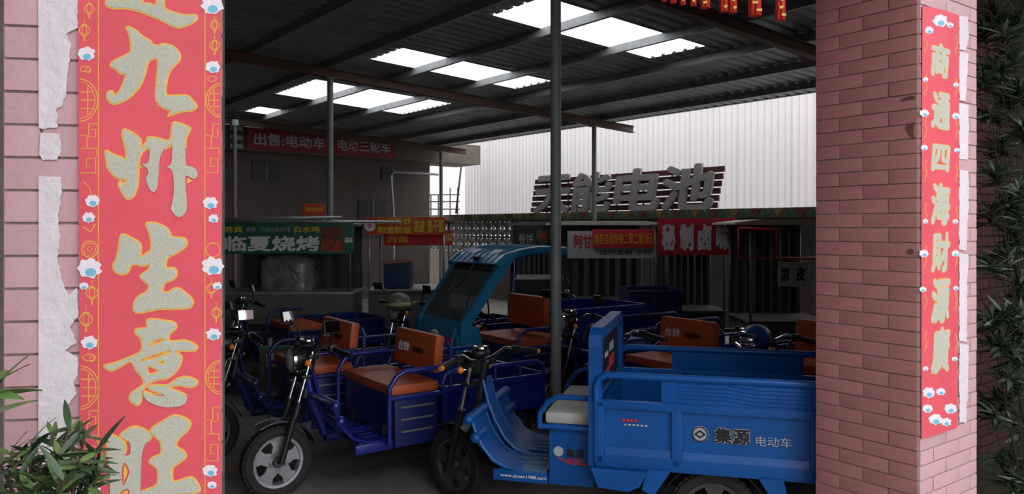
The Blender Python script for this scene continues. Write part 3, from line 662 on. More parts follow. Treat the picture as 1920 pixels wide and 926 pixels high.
    if not full:
        for k in range(3):
            b = MB(); b.box(((sb0+sb1)/2, -hw+.012, .40+.08*k), (sb1-sb0-.08, .01, .012)); b.build('vent_slot', M_steel, sbx)
    else:
        b = MB(); b.lathe([(0, 0), (.028, 0), (.028, .002), (0, .002)], 18, 'y', (sb0+.055, -hw+.012, .49)); b.build('round_badge', M_greyp, sbx)
        letter('集源', .10, .05, M_blackp, sbx, (sb0+.15, -hw+.013, .485), bold=.03); letter('电动车', .09, .022, M_redp, sbx, (sb0+.15, -hw+.013, .445), bold=.02)
        b = MB(); b.tube([(sb0+.05, -hw+.012, .455), (sb0+.13, -hw+.012, .425), (sb0+.24, -hw+.012, .43)], .004, 5); b.build('red_swoosh', M_redp, sbx)
    for s in (-1, 1):
        b = MB(); ht = .80; y_ = s*(hw+.005)
        b.tube([(x0-.02, y_, .62), (x0-.02, y_, .70), (x0+.03, y_, ht-.03), (x0+.09, y_, ht), (box[0], y_, ht)], .016, 10); b.tube([(x0-.02, y_, .63), (box[0], y_, .63)], .016, 8)
        if not full: b.tube([(x0-.02, y_, .62), (x0-.02, y_, .33)], .016, 8)
        b.build('armrest', paint, t)
    sm = {'orange': M_orange, 'tan': M_tan, 'teal': M_dusty}[seat]
    b = MB(); b.box(((x0+box[0])/2-.005, 0, .672), (box[0]-x0-.02, 2*hw-.06, .065), bev=.02)
    o = b.build('seat_cushion', sm, t)
    if full:
        b = MB(); b.box(((x0+box[0])/2-.005, 0, .635), (box[0]-x0-.03, 2*hw-.07, .02)); b.build('seat_trim', M_black, o)
    if back and not cab:
        b = MB(); b.box((box[0]+.035, 0, .865), (.075, min(.62, 2*hw-.12), .26), bev=.03, M=Matrix.Rotation(.12, 4, 'Y')); o = b.build('backrest', M_orange, t)
        
        for s in (-1, 1): b = MB(); b.tube([(box[0]+.085, s*(hw-.04), .48), (box[0]+.085, s*(hw-.04), .90), (box[0]+.085, s*(hw-.10), .95)], .016, 8); b.build('backrest_frame', paint, t)
        if text:
            place(text_mesh(text, .17, .07, M_white, bold=.03), 'lettering', o, M=Matrix.Translation((box[0]-.007, .14, .875)) @ Matrix.Rotation(.12, 4, 'Y') @ Matrix.Rotation(-PI/2, 4, 'Z') @ Matrix.Rotation(PI/2, 4, 'X'))
            place(text_mesh('电动车', .17, .045, M_blackp, bold=.03), 'lettering', o, M=Matrix.Translation((box[0]-.007, -.08, .87)) @ Matrix.Rotation(.12, 4, 'Y') @ Matrix.Rotation(-PI/2, 4, 'Z') @ Matrix.Rotation(PI/2, 4, 'X'))
    bw = hw+.08 if full else hw
    if head:   # tall framed headboard
        hx = box[0]-.005
        b = MB(); P = [(-bw, .45), (-bw, 1.10), (-bw+.02, 1.16), (-bw+.08, 1.195), (bw-.08, 1.195), (bw-.02, 1.16), (bw, 1.10), (bw, .45)]
        Q = [(y*(bw-.07)/bw, min(z, 1.13) if z > .5 else z) for y, z in P]
        V = [(hx-.035, *p) for p in P]+[(hx-.035, *q) for q in Q]+[(hx+.035, *p) for p in P]+[(hx+.035, *q) for q in Q]; n = 8
        F_ = []
        for i in range(n-1): F_ += [(i, i+1, n+i+1, n+i), (2*n+i, 3*n+i, 3*n+i+1, 2*n+i+1), (i, 2*n+i, 2*n+i+1, i+1), (n+i, n+i+1, 3*n+i+1, 3*n+i)]
        b.add(V, F_, False); b.box((hx, 0, .80), (.05, 2*bw-.1, .04)); o = b.build('headboard', paint, t)
        b = MB(); b.box((hx, 0, .965), (.02, 2*bw-.12, .35)); b.build('dark_panel', M_black, o)
        b = MB(); b.box((hx+.014, 0, .62), (.016, 2*bw-.12, .34)); b.build('lower_panel', paint, o)
        for k, (yy, zz, ww_, hh) in enumerate(((.1, 1.02, .16, .05), (.1, .93, .2, .07), (-.12, 1.0, .12, .03), (-.1, .9, .18, .03))):
            b = MB(); b.box((hx+.0115, yy, zz), (.003, ww_, hh)); b.build('sticker', (M_greyp, M_redp)[k % 2], o)
    # --- cargo box
    bx0, bx1 = box; z0, z1 = boxh; L = bx1-bx0; cx = (bx0+bx1)/2
    b = MB(); b.box((cx, 0, z0+.01), (L, 2*bw-.02, .02)); b.build('cargo_floor', paint, t)
    for s in (-1, 1):
        b = MB(); y_ = s*bw
        b.box((cx, y_*.985, (z0+z1)/2), (L, .010, z1-z0))
        for (zz, hh) in ((z0+.015, .07), (z1-.015, .045)): b.box((cx, y_, zz), (L, .034, hh), bev=.010)
        if L > 1.2: xs = [bx0+.02, bx0+.43, bx0+1.12, bx1-.02]
        else: xs = [bx0+.02, cx, bx1-.02]
        for xx in xs: b.box((xx, y_, (z0+z1)/2), (.055, .034, z1-z0), bev=.010)
        for xa, xb in zip(xs[:-1], xs[1:]):    # sloping ledge at the foot of each recess
            b.prism([(s*(bw+.014), z0+.045), (s*(bw-.008), z0+.045), (s*(bw-.008), z0+.10)], xa+.03, xb-.03, 'x')
        sp = b.build('side_panel', paint, t)
        if full:
            b = MB(); b.box(((xs[1]+xs[2])/2-.02, y_, (z1+rail)/2), (xs[2]-xs[1]+.12, .012, rail-z1), bev=.004)
            for k in range(6):
                P = [((xs[1]+xs[2])/2-.02+(-.32+.08*i), y_-s*-.008, z1+.02+.02*k+(.018 if i < 4 else (.009 if i == 4 else 0))) for i in range(9)]
                b.tube(P, .0035, 4)
            b.build('embossed_panel', paint, sp)
        if rail:
            b = MB(); b.tube([(bx0, y_, z1), (bx0, y_, rail-.06), (bx0+.02, y_, rail-.02), (bx0+.06, y_, rail), (bx1-.06, y_, rail), (bx1-.01, y_, rail-.04), (bx1, y_, z1)], .020 if full else .016, 10)
            if not full:
                for k in range(1, 4): b.tube([(bx0+L*k/4, y_, z1), (bx0+L*k/4, y_, rail)], .010, 6)
            b.build('side_rail', paint, t)
        if full and s < 0:
            b = MB(); b.lathe([(0, 0), (.042, 0), (.042, .002), (0, .002)], 24, 'y', (bx0+.55, -bw-.004+.002, z0+.19)); lg = b.build('round_logo', M_greyp, sp)
            b = MB(); b.lathe([(.040, 0), (.040, .002), (.035, .002), (.035, 0)], 24, 'y', (bx0+.55, -bw-.006, z0+.19))
            b.add([(bx0+.55+p[0], -bw-.007, z0+.19+p[1]) for p in ((-.03, 0), (0, .022), (.03, 0), (0, -.022), (-.018, 0), (0, .012), (.018, 0), (0, -.012))], [(0, 1, 5, 4), (1, 2, 6, 5), (2, 3, 7, 6), (3, 0, 4, 7)])
            b.build('logo_mark', M_blackp, lg)
            letter('集源', .185, .088, M_greyp, sp, (bx0+.71, -bw-.004, z0+.19), bold=.07, ext=.001); letter('集源', .18, .083, M_blackp, sp, (bx0+.71, -bw-.006, z0+.19), bold=.03, ext=.001)
            letter('电动车', .175, .052, M_greyp, sp, (bx0+.915, -bw-.004, z0+.175), bold=.01, ext=.001)
            
            for k_ in range(4): b = MB(); b.box((bx0+.15+.022*k_, -bw-.002, z0+.237), (.015, .002, .013)); b.build('red_mark', M_redp, sp)
            for k_ in range(6): b = MB(); b.box((bx0+.16+.022*k_, -bw-.002, z0+.214), (.014, .002, .009)); b.build('grey_mark', M_greyp, sp)
    b = MB(); b.box((bx1, 0, (z0+z1)/2), (.02, 2*bw-.03, z1-z0)); b.box((bx1, 0, z1-.01), (.034, 2*bw-.03, .04), bev=.008); b.build('tailgate', paint, t)
    b = MB(); b.box((bx0+.01, 0, (z0+z1)/2), (.02, 2*bw-.03, z1-z0)); b.build('front_panel', paint, t)
    # chassis, rear wheels
    ax = min(bx0+.62, bx1-.30); 
    b = MB()
    for s in (-1, 1): b.box(((x0+bx1)/2, s*.26, z0-.045), (bx1-x0, .04, .06)); b.tube([(ax-.35, s*.3, z0-.06), (ax, s*.3, z0-.17), (ax+.35, s*.3, z0-.06)], .014, 6)
    b.tube([(ax, -bw+.12, R), (ax, bw-.12, R)], .03, 10); b.ball((ax, .05, R), .09, (1, 1.2, 1)); b.box((x0+.55, 0, z0-.11), (.42, .42, .16), bev=.01)
    b.build('chassis', M_black, t)
    for s in (-1, 1):
        wheel(t, ax, s*(bw-.09), R, .10, rimM if not full else M_alloyd, 'rear_wheel')
        b = MB(); P = arc(ax, R, R+.05, 25, 155, 12); b.sheet(P, s*(bw-.09)-.08, s*(bw-.09)+.08, .005); b.build('rear_mudguard', M_black, t)
        if full:
            for q in (-1, 1): b = MB(); b.prism([(ax+q*.22, z0-.01), (ax+q*.34, z0-.01), (ax+q*.37, z0-.12), (ax+q*.31, z0-.15)], s*bw-.03, s*bw-.0); b.build('skirt_bracket', paint, t)
            b = MB(); b.prism([(bx0-.02, z0-.02), (bx0+.28, z0-.02), (bx0+.24, z0-.10), (bx0+.18, z0-.13), (bx0+.02, z0-.12)], s*bw-.05, s*bw-.02)
            b.build('battery_guard', paint, t)
    if cab:
        yw = hw; wz = [(.02, .92), (.18, 1.13), (.34, 1.34), (.40, 1.42)]
        nose = [(-.02, .48), (-.06, .62), (-.06, .76), (-.02, .88), (.02, .92)]
        b = MB(); b.sheet(nose[::-1], -yw*.8, yw*.8, .012)
        for s in (-1, 1): b.prism([(.0, .48), (-.05, .62), (-.05, .76), (0, .90), (.18, .86), (.24, .60), (.22, .48)], s*yw*.8, s*yw*.96)
        nz = b.build('nose_panel', accent, t)
        b = MB(); b.ball((-.05, 0, .74), .09, (.5, 1, .9)); b.build('headlight', M_lens, t)
        rf = [(.36, 1.40), (.46, 1.475), (.60, 1.52), (.80, 1.545), (1.0, 1.545), (1.14, 1.53)]
        b = MB(); b.sheet(rf, -yw, yw, .02)
        for k in range(7): b.tube([(p[0], -yw*.75+k*yw*.25, p[1]+.024) for p in rf], .008, 6)
        for s in (-1, 1): b.tube([(p[0], s*yw, p[1]-.012) for p in rf], .042, 10)
        rfo = b.build('cab_roof', accent, t)
        for k in (-.18, .2): b = MB(); b.box((.50, k, 1.517), (.09, .13, .004), M=Matrix.Rotation(-.42, 4, 'Y')); b.build('white_sticker', M_white, rfo)
        for s in (-1, 1):
            b = MB(); P = [(-.02, .60), (-.01, .90)]+wz[1:]+[(.50, 1.50)]
            b.prism([(p[0]-.012, p[1]) for p in P]+[(p[0]+.085, p[1]-.025) for p in P[::-1]], s*yw*.88, s*yw*1.02, smooth=False); b.build('windscreen_pillar', accent, t)
            b = MB(); b.tube([(1.07, s*yw*.95, .48), (1.08, s*yw*.95, 1.52)], .022, 8); b.build('rear_pillar', paint, t)
        b = MB(); b.sheet(wz, -yw*.88, yw*.88, .005); wg = b.build('windscreen', M_glass, t)
        b = MB(); b.tube([(.38, -.02, 1.43), (.25, .0, 1.25), (.16, .12, 1.12)], .008, 6); b.box((.40, -.02, 1.45), (.06, .07, .04)); b.build('wiper', M_black, wg)
        b = MB(); b.sheet([(p[0]-.004, p[1]) for p in wz[2:]], -yw*.86, yw*.86, .004); b.build('dark_visor', M_black, wg)
        b = MB(); b.box((-.062, -yw*.72, .69), (.012, .05, .17)); b.build('red_reflector', M_redl, nz)
        b = MB(); b.box((1.0, 0, .93), (.08, .62, .30), bev=.03); b.build('backrest', M_orange, t)
        b = MB(); b.lathe([(.19, 0), (.205, .01), (.19, .02), (.175, .01), (.19, 0)], 24, 'x', (.40, 0, .98)); b.build('steering_wheel', M_black, t)
    return t
AZ = 55
T1 = trike('bright blue cargo tricycle with grey seat in the foreground', (-.374, 4.93), 90+14.9, M_blue, steer=math.radians(-28), hw=.42, box=(.99, 2.52), boxh=(.475, .81), rail=.95, seat='tan', seatx=(.68, .96), head=True, back=False, full=True, rimM=M_alloyd, mirrors=False, floorM=M_dusty)
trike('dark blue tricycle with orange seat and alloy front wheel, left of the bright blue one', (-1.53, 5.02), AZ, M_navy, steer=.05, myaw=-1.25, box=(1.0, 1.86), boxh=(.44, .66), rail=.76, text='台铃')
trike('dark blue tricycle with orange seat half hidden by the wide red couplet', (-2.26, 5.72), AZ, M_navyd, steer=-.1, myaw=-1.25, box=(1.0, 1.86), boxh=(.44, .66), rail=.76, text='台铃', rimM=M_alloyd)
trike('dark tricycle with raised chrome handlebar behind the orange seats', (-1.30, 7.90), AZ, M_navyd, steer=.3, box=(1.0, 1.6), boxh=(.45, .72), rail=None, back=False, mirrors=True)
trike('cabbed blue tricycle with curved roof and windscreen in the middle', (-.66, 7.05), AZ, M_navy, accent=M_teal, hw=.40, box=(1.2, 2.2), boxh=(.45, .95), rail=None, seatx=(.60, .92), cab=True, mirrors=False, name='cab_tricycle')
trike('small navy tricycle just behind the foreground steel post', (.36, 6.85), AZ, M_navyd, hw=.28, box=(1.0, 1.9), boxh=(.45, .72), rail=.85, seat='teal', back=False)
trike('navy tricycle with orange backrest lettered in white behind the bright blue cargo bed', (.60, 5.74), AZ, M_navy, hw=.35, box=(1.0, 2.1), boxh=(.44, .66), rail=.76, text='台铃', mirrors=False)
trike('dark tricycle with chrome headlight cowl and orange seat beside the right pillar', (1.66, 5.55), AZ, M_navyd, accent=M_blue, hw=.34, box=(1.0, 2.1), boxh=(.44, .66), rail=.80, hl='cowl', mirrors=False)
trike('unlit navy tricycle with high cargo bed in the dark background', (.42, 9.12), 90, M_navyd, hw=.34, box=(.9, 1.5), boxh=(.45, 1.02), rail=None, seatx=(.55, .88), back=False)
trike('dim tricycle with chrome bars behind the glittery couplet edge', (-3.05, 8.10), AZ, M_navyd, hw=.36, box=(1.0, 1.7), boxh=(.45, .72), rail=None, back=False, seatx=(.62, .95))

p = atd(748, 566, 7.78)
t = thing('helmet', 'olive and grey open helmet resting on the raised chrome handlebar', 'helmet', p, .4)
b = MB(); b.ball((0, 0, 0), .11, (1.1, .9, .85), 16, 10); b.build('shell', mat('drab_shell', (.13, .13, .11), .4), t)
b = MB(); b.tube([(.10*math.cos(a_), -.085*abs(math.sin(a_))-.015, -.02) for a_ in [PI*i/8 for i in range(9)]], .022, 8); b.build('olive_band', M_olive, t)
b = MB(); b.box((-.15, -.02, .02), (.12, .10, .012), bev=.004, M=Matrix.Rotation(.2, 4, 'Y')); b.build('peak', M_black, t)
# ---------------------------------------------------------------- vendor carts
def cart(label, X0, X1, D, depth=.9, top=1.80, body=None, counter=.95, roof=None, roofw=.12, yaw=0, panel=None, posts=M_steel, nm='food_cart', tarp=False, ctop=None):
    cx = (X0+X1)/2; W_ = X1-X0
    t = thing(nm, label, 'cart', (cx, D+depth/2, 0), yaw, 'food carts along the back of the yard')
    b = MB(); b.box((0, 0, (.35+counter)/2), (W_-.02, depth-.02, counter-.35), bev=.01); b.build('cart_body', body or M_cardb, t)
    b = MB(); b.box((0, 0, counter+.012), (W_+.04, depth+.04, .025), bev=.005); b.build('counter_top', ctop or M_galv, t)
    for sx in (-1, 1):
        for sy in (-1, 1):
            b = MB(); b.tube([(sx*(W_/2-.02), sy*(depth/2-.02), counter), (sx*(W_/2-.02), sy*(depth/2-.02), top)], .017, 8); b.build('roof_post', posts, t)
            wheel(t, sx*(W_/2-.22), sy*(depth/2-.06), .17, .05, M_alloyd, 'cart_wheel')
            b = MB(); b.box((sx*(W_/2-.22), sy*(depth/2-.06), .30), (.05, .03, .12)); b.build('wheel_bracket', M_steel, t)
    b = MB(); V = []
    b.prism([(-W_/2-roofw, top-.005), (-W_/2+.1, top+.03), (W_/2-.1, top+.03), (W_/2+roofw, top-.005), (W_/2+roofw, top-.025), (-W_/2-roofw, top-.025)], -depth/2-.08, depth/2+.08)
    b.build('roof_panel', roof or M_cardb, t)
    if tarp:
        b = MB(); n = 30
        V = []
        for i in range(n+1):
            x = -W_/2+.02+(W_-.04)*i/n; V += [(x, depth/2-.03+.02*math.sin(i*1.7), counter), (x, depth/2-.03+.015*math.sin(i*1.7+.5), top-.03)]
        b.add(V, [(2*i, 2*i+2, 2*i+3, 2*i+1) for i in range(n)], True); b.build('back_tarp', M_tarp, t)
    if panel:
        b = MB(); b.box((0, -depth/2+.0, .70), (W_-.04, .02, .34)); b.build('front_panel', panel, t)
    return t
def sign(label, x0, x1, y0, y1, D, board, cat='sign', name='sign_board', slant=0, th=.025):
    A, B = atd(x0, y0, D), atd(x1, y1, D); c = (A+B)/2
    t = thing(name, label, cat, c, slant); W_, H_ = (B.x-A.x)/math.cos(slant), A.z-B.z
    b = MB(); b.box((0, 0, 0), (W_, th, H_), bev=.004); b.build('board', board, t)
    return t, W_, H_
# green barbecue cart
cart('long green barbecue food cart at the left', -3.70, -2.03, 9.75, depth=.8, top=1.78, counter=.9, body=M_cardb, tarp=True)
t, W_, H_ = sign('green sign with large white characters on the barbecue cart', 405, 664, 418, 476, 9.6, M_green)
k = F/9.6
def tx(body, x0, x1, y0, y1, m, cx_, cy_, **kw): return letter(body, (x1-x0)/k, (y1-y0)/k, m, t, (((x0+x1)/2-cx_)/k, -.014, (cy_-(y0+y1)/2)/k), **kw)
tx('临夏烧烤', 421, 600, 442, 471, M_white, 534.5, 447, bold=.03); tx('清真', 420, 456, 424, 436, M_yel, 534.5, 447, bold=.02); tx('电话', 463, 480, 426, 434, M_greyp, 534.5, 447, bold=.02)
tx('15682681070', 489, 545, 426, 434, M_greyp, 534.5, 447, bold=.0); tx('白水鸡', 552, 600, 424, 436, M_yel, 534.5, 447, bold=.02)
b = MB(); b.box(((623-534.5)/k, -.014, (447-436)/k), (40/k, .004, 24/k)); b.build('food_picture', mat('roast_brown', (.16, .05, .03), .6, 0, .5, 40), t)
b = MB(); b.box(((623-534.5)/k, -.014, (447-460)/k), (40/k, .004, 22/k)); b.build('food_picture', mat('roast_red', (.45, .08, .04), .6, 0, .6, 30), t)
for j, (yy, hh, m_) in enumerate(((452, 5, M_white), (447, 3, M_white))):
    b = MB(); b.box(((654-534.5)/k, -.014, (447-yy)/k), (14/k, .004, hh/k)); b.build('label_bar', m_, t)
# roof rails of that cart in front
t = thing('pipe_rail', 'thin pale pipe along the top of the green sign', 'pipe', (0, 0, 0)); b = MB(); b.tube([atd(405, 411, 9.5), atd(640, 407, 9.5)], .014, 8); b.tube([atd(405, 414, 9.46), atd(752, 416, 9.46)], .016, 8); b.tube([atd(470, 414, 9.46), atd(470, 409, 9.5)], .01, 6); b.build('pipe_run', M_galv, t)
# bundle wrapped in plastic on the barbecue cart
t = thing('wrapped_bundle', 'bundle wrapped in crumpled clear plastic on the barbecue cart counter', 'bundle', (-2.92, 10.12, .925))
b = MB(); n, m_ = 16, 10; V = []
for i in range(m_+1):
    tt = i/m_
    for j in range(n):
        a = 2*PI*j/n; r_ = (1-.5*max(0, tt-.8)*5*.5)*(1+random.uniform(-.05, .05)); ex = lambda q: math.copysign(abs(q)**.5, q)
        V.append((.34*r_*ex(math.cos(a)), .24*r_*ex(math.sin(a)), .46*tt))
V.append((0, 0, .47)); b.add(V, [(i*n+j, i*n+(j+1) % n, (i+1)*n+(j+1) % n, (i+1)*n+j) for i in range(m_) for j in range(n)]+[(m_*n+j, m_*n+(j+1) % n, len(V)-1) for j in range(n)], True)
b.build('plastic_wrap', mat('crumpled_plastic', (.22, .2, .18), .2, 0, .4, 7, bump=1, bscale=18), t)
# orange noodle cart
cart('noodle food cart with two layers of orange signs and grey front panel', -1.86, -.86, 9.95, top=1.82, counter=.92, panel=M_cardb, posts=M_galv, body=M_cardb, roof=M_dark)
MO = mat('orange_banner', (.62, .07, .02), .5, 0, .08, 4)
t, W_, H_ = sign('upper orange sign with yellow noodle menu and round emblem', 684, 834, 407, 440, 9.8, MO); k = F/9.8
tx('炒河粉炒', 708, 772, 408, 421, M_yel, 759, 423.5, bold=.03); tx('粉面粉饭', 708, 772, 424, 438, M_yel, 759, 423.5, bold=.03); tx('凉皮', 776, 797, 412, 436, M_yel, 759, 423.5, bold=.03); tx('热干面', 802, 832, 411, 436, M_yel, 759, 423.5, bold=.03)
b = MB(); b.lathe([(0, 0), (.07, 0), (.07, .003), (0, .003)], 20, 'y', ((694-759)/k, -.018, 0)); eo = b.build('round_emblem', M_white, t)
letter('传', .05, .06, M_redp, eo, ((694-759)/k, -.020, 0), bold=.02)
t, W_, H_ = sign('lower red orange sign with two large yellow characters', 720, 849, 432, 460, 10.05, M_red); k = F/10.05
tx('河南', 726, 766, 440, 455, M_yel, 784.5, 446, bold=.03); tx('面', 836, 848, 438, 452, M_yel, 784.5, 446, bold=.03)
t = thing('stove_box', 'dull blue box with pale lid on the noodle cart', 'box', (-1.50, 10.25, .955)); b = MB(); b.box((0, 0, .16), (.34, .4, .32), bev=.01); b.build('box_shell', M_bluebox, t)
b = MB(); b.box((0, -.01, .34), (.37, .44, .035), M=Matrix.Rotation(-.05, 4, 'Y')); b.build('lid', mat('salmon_lid', (.45, .22, .18), .5), t)
# small red sign at back
t, W_, H_ = sign('little orange sign on top of the far stall roof', 566, 610, 382, 403, 12.8, MO); k = F/12.8
tx('烧烤炸串', 572, 606, 388, 398, M_yel, 588, 392.5, bold=.0); 
b = MB(); b.tube([(-.15, .03, -.1), (-.15, .03, -.35)], .012, 6); b.tube([(.15, .03, -.1), (.15, .03, -.35)], .012, 6); b.build('stake', M_steel, t)
cart('far stall with dark roof behind the green sign', -3.95, -2.98, 12.5, depth=.9, top=1.84, tarp=True)
# black rolled pancake cart
cart('black pancake food cart seen past the cab roof', .03, .72, 11.72, top=1.80, body=M_black, posts=M_black, roof=M_cardb, tarp=True)
t, W_, H_ = sign('black sign with white pancake lettering and a heart shaped picture', 962, 1034, 422, 466, 11.58, M_black); k = F/11.58
tx('卷饼', 972, 1000, 438, 457, M_greyp, 998, 444, bold=.0)
me = flat_shape([smooth_poly([(0, -.13), (.09, -.03), (.11, .06), (.06, .11), (0, .07), (-.06, .11), (-.11, .06), (-.09, -.03)], 3)], .001); me.materials.append(mat('heart_green', (.10, .12, .06), .6, 0, .5, 30)); ho = place(me, 'heart_picture', t, M=stand(((1019-998)/k, -.016, 0)))
me = flat_shape([circ(0, 0, .05, .05, n=12)[:-1]], .001); me.materials.append(M_redp); place(me, 'red_filling', ho, M=Matrix.Translation((0, .02, .002)))
# white fast-food cart
cart('fast food cart with flat cream roof and white name board',   .62, 1.92, 10.55, top=1.80, counter=.7, ctop=M_dark, roof=M_cream, tarp=True, body=M_dark)
t, W_, H_ = sign('white name board with two red characters under the cream roof', 1064, 1234, 433, 484, 10.35, mat('white_board', (.50, .50, .50), .5, 0, .04, 4), slant=0); k = F/10.35
tx('阿甘', 1076, 1110, 440, 466, M_redp, 1149, 458.5, bold=.03); tx('卤肉套餐 水饺', 1125, 1222, 468, 478, M_blackp, 1149, 458.5, bold=.0)
t, W_, H_ = sign('red cloth strip with yellow price lettering over the white board', 1111, 1236, 430, 464, 10.30, M_red, name='cloth_banner', cat='banner', th=.012); k = F/10.30
tx('精美自选快餐二荤二素10元', 1114, 1224, 437, 458, M_yel, 1173.5, 447, bold=.0)
# red braised-food cart
cart('braised food stall hung with a large red sign', 1.87, 2.62, 9.45, depth=.75, counter=.7, ctop=M_dark, roofw=.02, top=1.79, roof=M_cardb, tarp=True, body=M_dark)
t, W_, H_ = sign('big red sign with four tall white characters', 1233, 1379, 409, 478, 9.3, M_red); k = F/9.3
for j, ch in enumerate('秘制卤味'): tx(ch, 1240+34*j, 1266+34*j, 419, 470, M_white, 1306, 443.5, bold=.05)
# cream awning cart
cart('cold noodle stall with cream pitched awning beside the right pillar', 2.58, 3.45, 8.4, depth=.85, counter=.7, ctop=M_dark, top=1.80, roof=M_cream, tarp=True, body=M_dark, roofw=.18, posts=M_steel)
t = thing('red_frame', 'thin red metal frame hanging inside the cold noodle stall', 'frame', (0, 0, 0)); b = MB()
b.tube([atd(1385, 428, 8.25), atd(1455, 430, 8.25), atd(1455, 484, 8.25), atd(1530, 484, 8.25)], .02, 6); b.tube([atd(1385, 428, 8.25), atd(1385, 484, 8.25), atd(1455, 484, 8.25)], .012, 6); b.build('frame_tube', M_red, t)
t, W_, H_ = sign('small white sign with two black characters beside the right pillar', 1459, 1514, 491, 537, 8.2, mat('white_board', (.5, .5, .5), .5)); k = F/8.2
tx('凉', 1463, 1479, 500, 527, M_blackp, 1486.5, 514, bold=.03); tx('皮', 1492, 1509, 500, 527, M_blackp, 1486.5, 514, bold=.03)
# dark sign board between left trikes
t, W_, H_ = sign('dark board with two white characters leaning behind the left handlebars', 488, 556, 650, 720, 6.75, M_dark, slant=.1); k = F/6.75
tx('面筋', 500, 546, 661, 688, M_greyp, 522, 685, bold=.02)
b = MB(); b.box((0, .0, .16), (W_*1.02, .05, .02)); b.build('green_edge', M_green, t)
b = MB(); b.tube([(-.1, .02, -.15), (-.1, .12, -.62+.01)], .012, 6); b.tube([(.1, .02, -.15), (.1, .12, -.62+.01)], .012, 6); b.build('stand_leg', M_steel, t)
# rows of grey benches / shelves in the dark at left
t = thing('slat_table', 'long grey slatted table standing in the gloom behind the left tricycles', 'table', (-3.0, 9.30, 0), .02)
for z in (.62, .50):
    b = MB(); b.box((0, 0, z), (1.5, .35, .035)); b.build('plank', M_cardb, t)
for sx in (-1, 1):
    for sy in (-1, 1): b = MB(); b.box((sx*.7, sy*.15, .30), (.04, .04, .60)); b.build('leg', M_steel, t)

# ---------------------------------------------------------------- plants
def leaf_mesh(L, wd, m, name='leaf'):
    b = MB(); n = 6; V = []
    for i in range(n+1):
        s = i/n; ww_ = wd*math.sin(PI*min(1, s*.9+.08))**.8*(1-.25*s); z = -.18*L*s*s
        V += [(L*s, -ww_/2, z+.08*wd), (L*s, 0, z), (L*s, ww_/2, z+.08*wd)]
    F_ = []
    for i in range(n): F_ += [(3*i, 3*i+1, 3*i+4, 3*i+3), (3*i+1, 3*i+2, 3*i+5, 3*i+4)]
    b.add(V, F_, True); return b.mesh(name, m)
def shrub(name, label, base, tips, leafms, per, L, spread=.12, stem=M_bark, cap=300, r0=.006, group=None):
    t = thing(name, label, 'plant', base, 0, group); cnt = 0; rest = MB()
    inv = Vector(base)
    for tip in tips:
        tip = Vector(tip)-inv; root = Vector((random.uniform(-.03, .03), random.uniform(-.03, .03), 0))
        mid = root.lerp(tip, .55)+Vector((random.uniform(-.03, .03), random.uniform(-.03, .03), .03))
        pts = [root.lerp(mid, s) if s <= 1 else mid.lerp(tip, s-1) for s in (0, .5, 1, 1.5, 2)]
        b = MB(); b.tube(pts, [r0, r0*.9, r0*.7, r0*.5, r0*.3], 5); b.build('stem', stem, t)
        d = (tip-mid).normalized()
        for i in range(per):
            s = random.uniform(0, 1)**.6; p = tip-d*spread*(1-s)*1.0; a = random.uniform(0, 2*PI); el = random.uniform(-.35, .9)+s*.2
            M_ = Matrix.Translation(p) @ Matrix.Rotation(a, 4, 'Z') @ Matrix.Rotation(-el, 4, 'Y') @ Matrix.Rotation(random.uniform(-.8, .8), 4, 'X') @ Matrix.Scale(random.uniform(.65, 1.15), 4)
            me = random.choice(leafms)
            if cnt < cap: place(me, 'leaf', t, M=M_)
            else:
                rest.add([M_ @ v.co for v in me.vertices], [tuple(pp.vertices) for pp in me.polygons], True)
            cnt += 1
    if cnt > cap: o = rest.build('foliage', leafms[0].materials[0], t); o['kind'] = 'stuff'
    return t
lg = [leaf_mesh(.062, .012, M_leaf), leaf_mesh(.052, .011, M_leaf), leaf_mesh(.05, .012, M_leafl)]
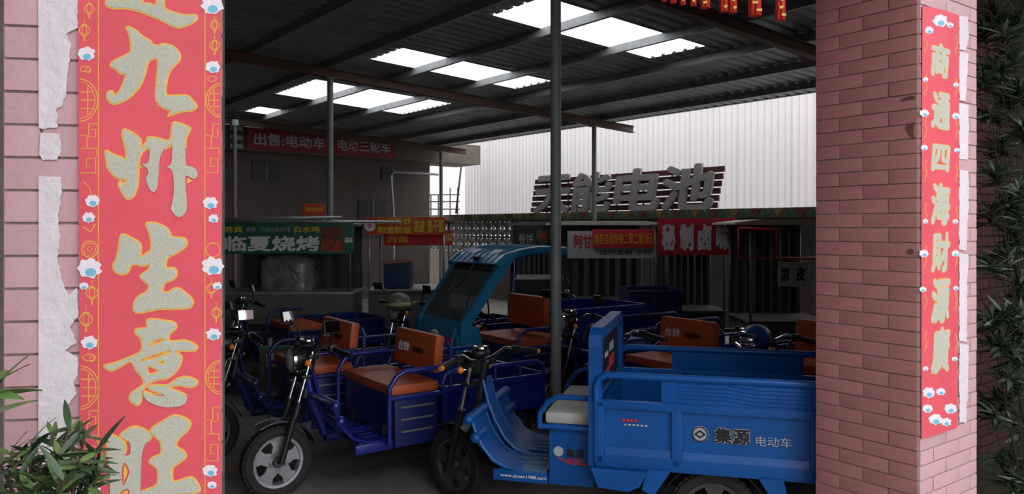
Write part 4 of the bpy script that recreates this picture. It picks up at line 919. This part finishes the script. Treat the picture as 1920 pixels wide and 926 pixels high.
tips = [atd(x, y, d) for x, y, d in ((20, 850, 1.25), (60, 828, 1.28), (95, 812, 1.3), (130, 805, 1.3), (160, 812, 1.28), (180, 850, 1.25), (190, 880, 1.22), (150, 860, 1.2), (110, 850, 1.2), (70, 870, 1.18), (30, 890, 1.2), (120, 900, 1.15), (170, 910, 1.2), (60, 915, 1.15), (10, 915, 1.15), (95, 880, 1.3), (140, 890, 1.3), (40, 860, 1.3), (0, 870, 1.3))]
shrub('leafy_shrub', 'green narrow leaved shrub at the lower left corner', atd(80, 1200, 1.25), tips, lg, 15, .06, .07)
lb = [leaf_mesh(.075, .022, M_leafl)]
tb = shrub('leafy_sprig', 'bright green leaves poking in at the left edge', atd(-70, 1000, 1.2), [atd(-14, 735, 1.2), atd(-20, 760, 1.2), atd(-24, 715, 1.2)], lb, 6, .08, .05)
ld = [leaf_mesh(.13, .022, M_leafd), leaf_mesh(.11, .020, M_leafd), leaf_mesh(.12, .022, mat('leaf_grey', (.11, .13, .10), .45, 0, .3, 12))]
def clus(pts, d): return [atd(x+random.uniform(-6, 6), y+random.uniform(-6, 6), d+random.uniform(-.15, .15)) for x, y in pts]
A_ = [(1880, 60), (1905, 110), (1870, 130), (1895, 190), (1860, 215), (1915, 240), (1880, 270), (1850, 60), (1912, 30), (1845, 150), (1915, 160), (1865, 20)]
B_ = [(1890, 380), (1860, 395), (1912, 350), (1885, 480), (1860, 500), (1905, 440), (1910, 530), (1870, 330), (1918, 400)]
C_ = [(1880, 590), (1855, 600), (1905, 620), (1895, 660), (1912, 580), (1870, 640), (1875, 745), (1860, 770), (1905, 720), (1915, 790), (1890, 700), (1900, 860), (1880, 900), (1915, 900), (1870, 850)]
shrub('oleander_bush', 'dark narrow leaved bush at the upper right edge', (2.95, 4.25, 0), clus(A_+A_, 4.15), ld, 34, .12, .09, stem=M_barkd, r0=.004, group='dark bushes beside the right pillar')
shrub('oleander_bush', 'dark narrow leaved bush halfway up the right edge', (2.85, 4.10, 0), clus(B_+B_, 4.05), ld, 34, .12, .09, stem=M_barkd, r0=.004, group='dark bushes beside the right pillar')
shrub('oleander_bush', 'dark spiky leaved bush at the lower right edge', (2.70, 3.95, 0), clus(C_+C_[:8], 3.95), ld, 30, .12, .09, stem=M_barkd, r0=.004, group='dark bushes beside the right pillar')
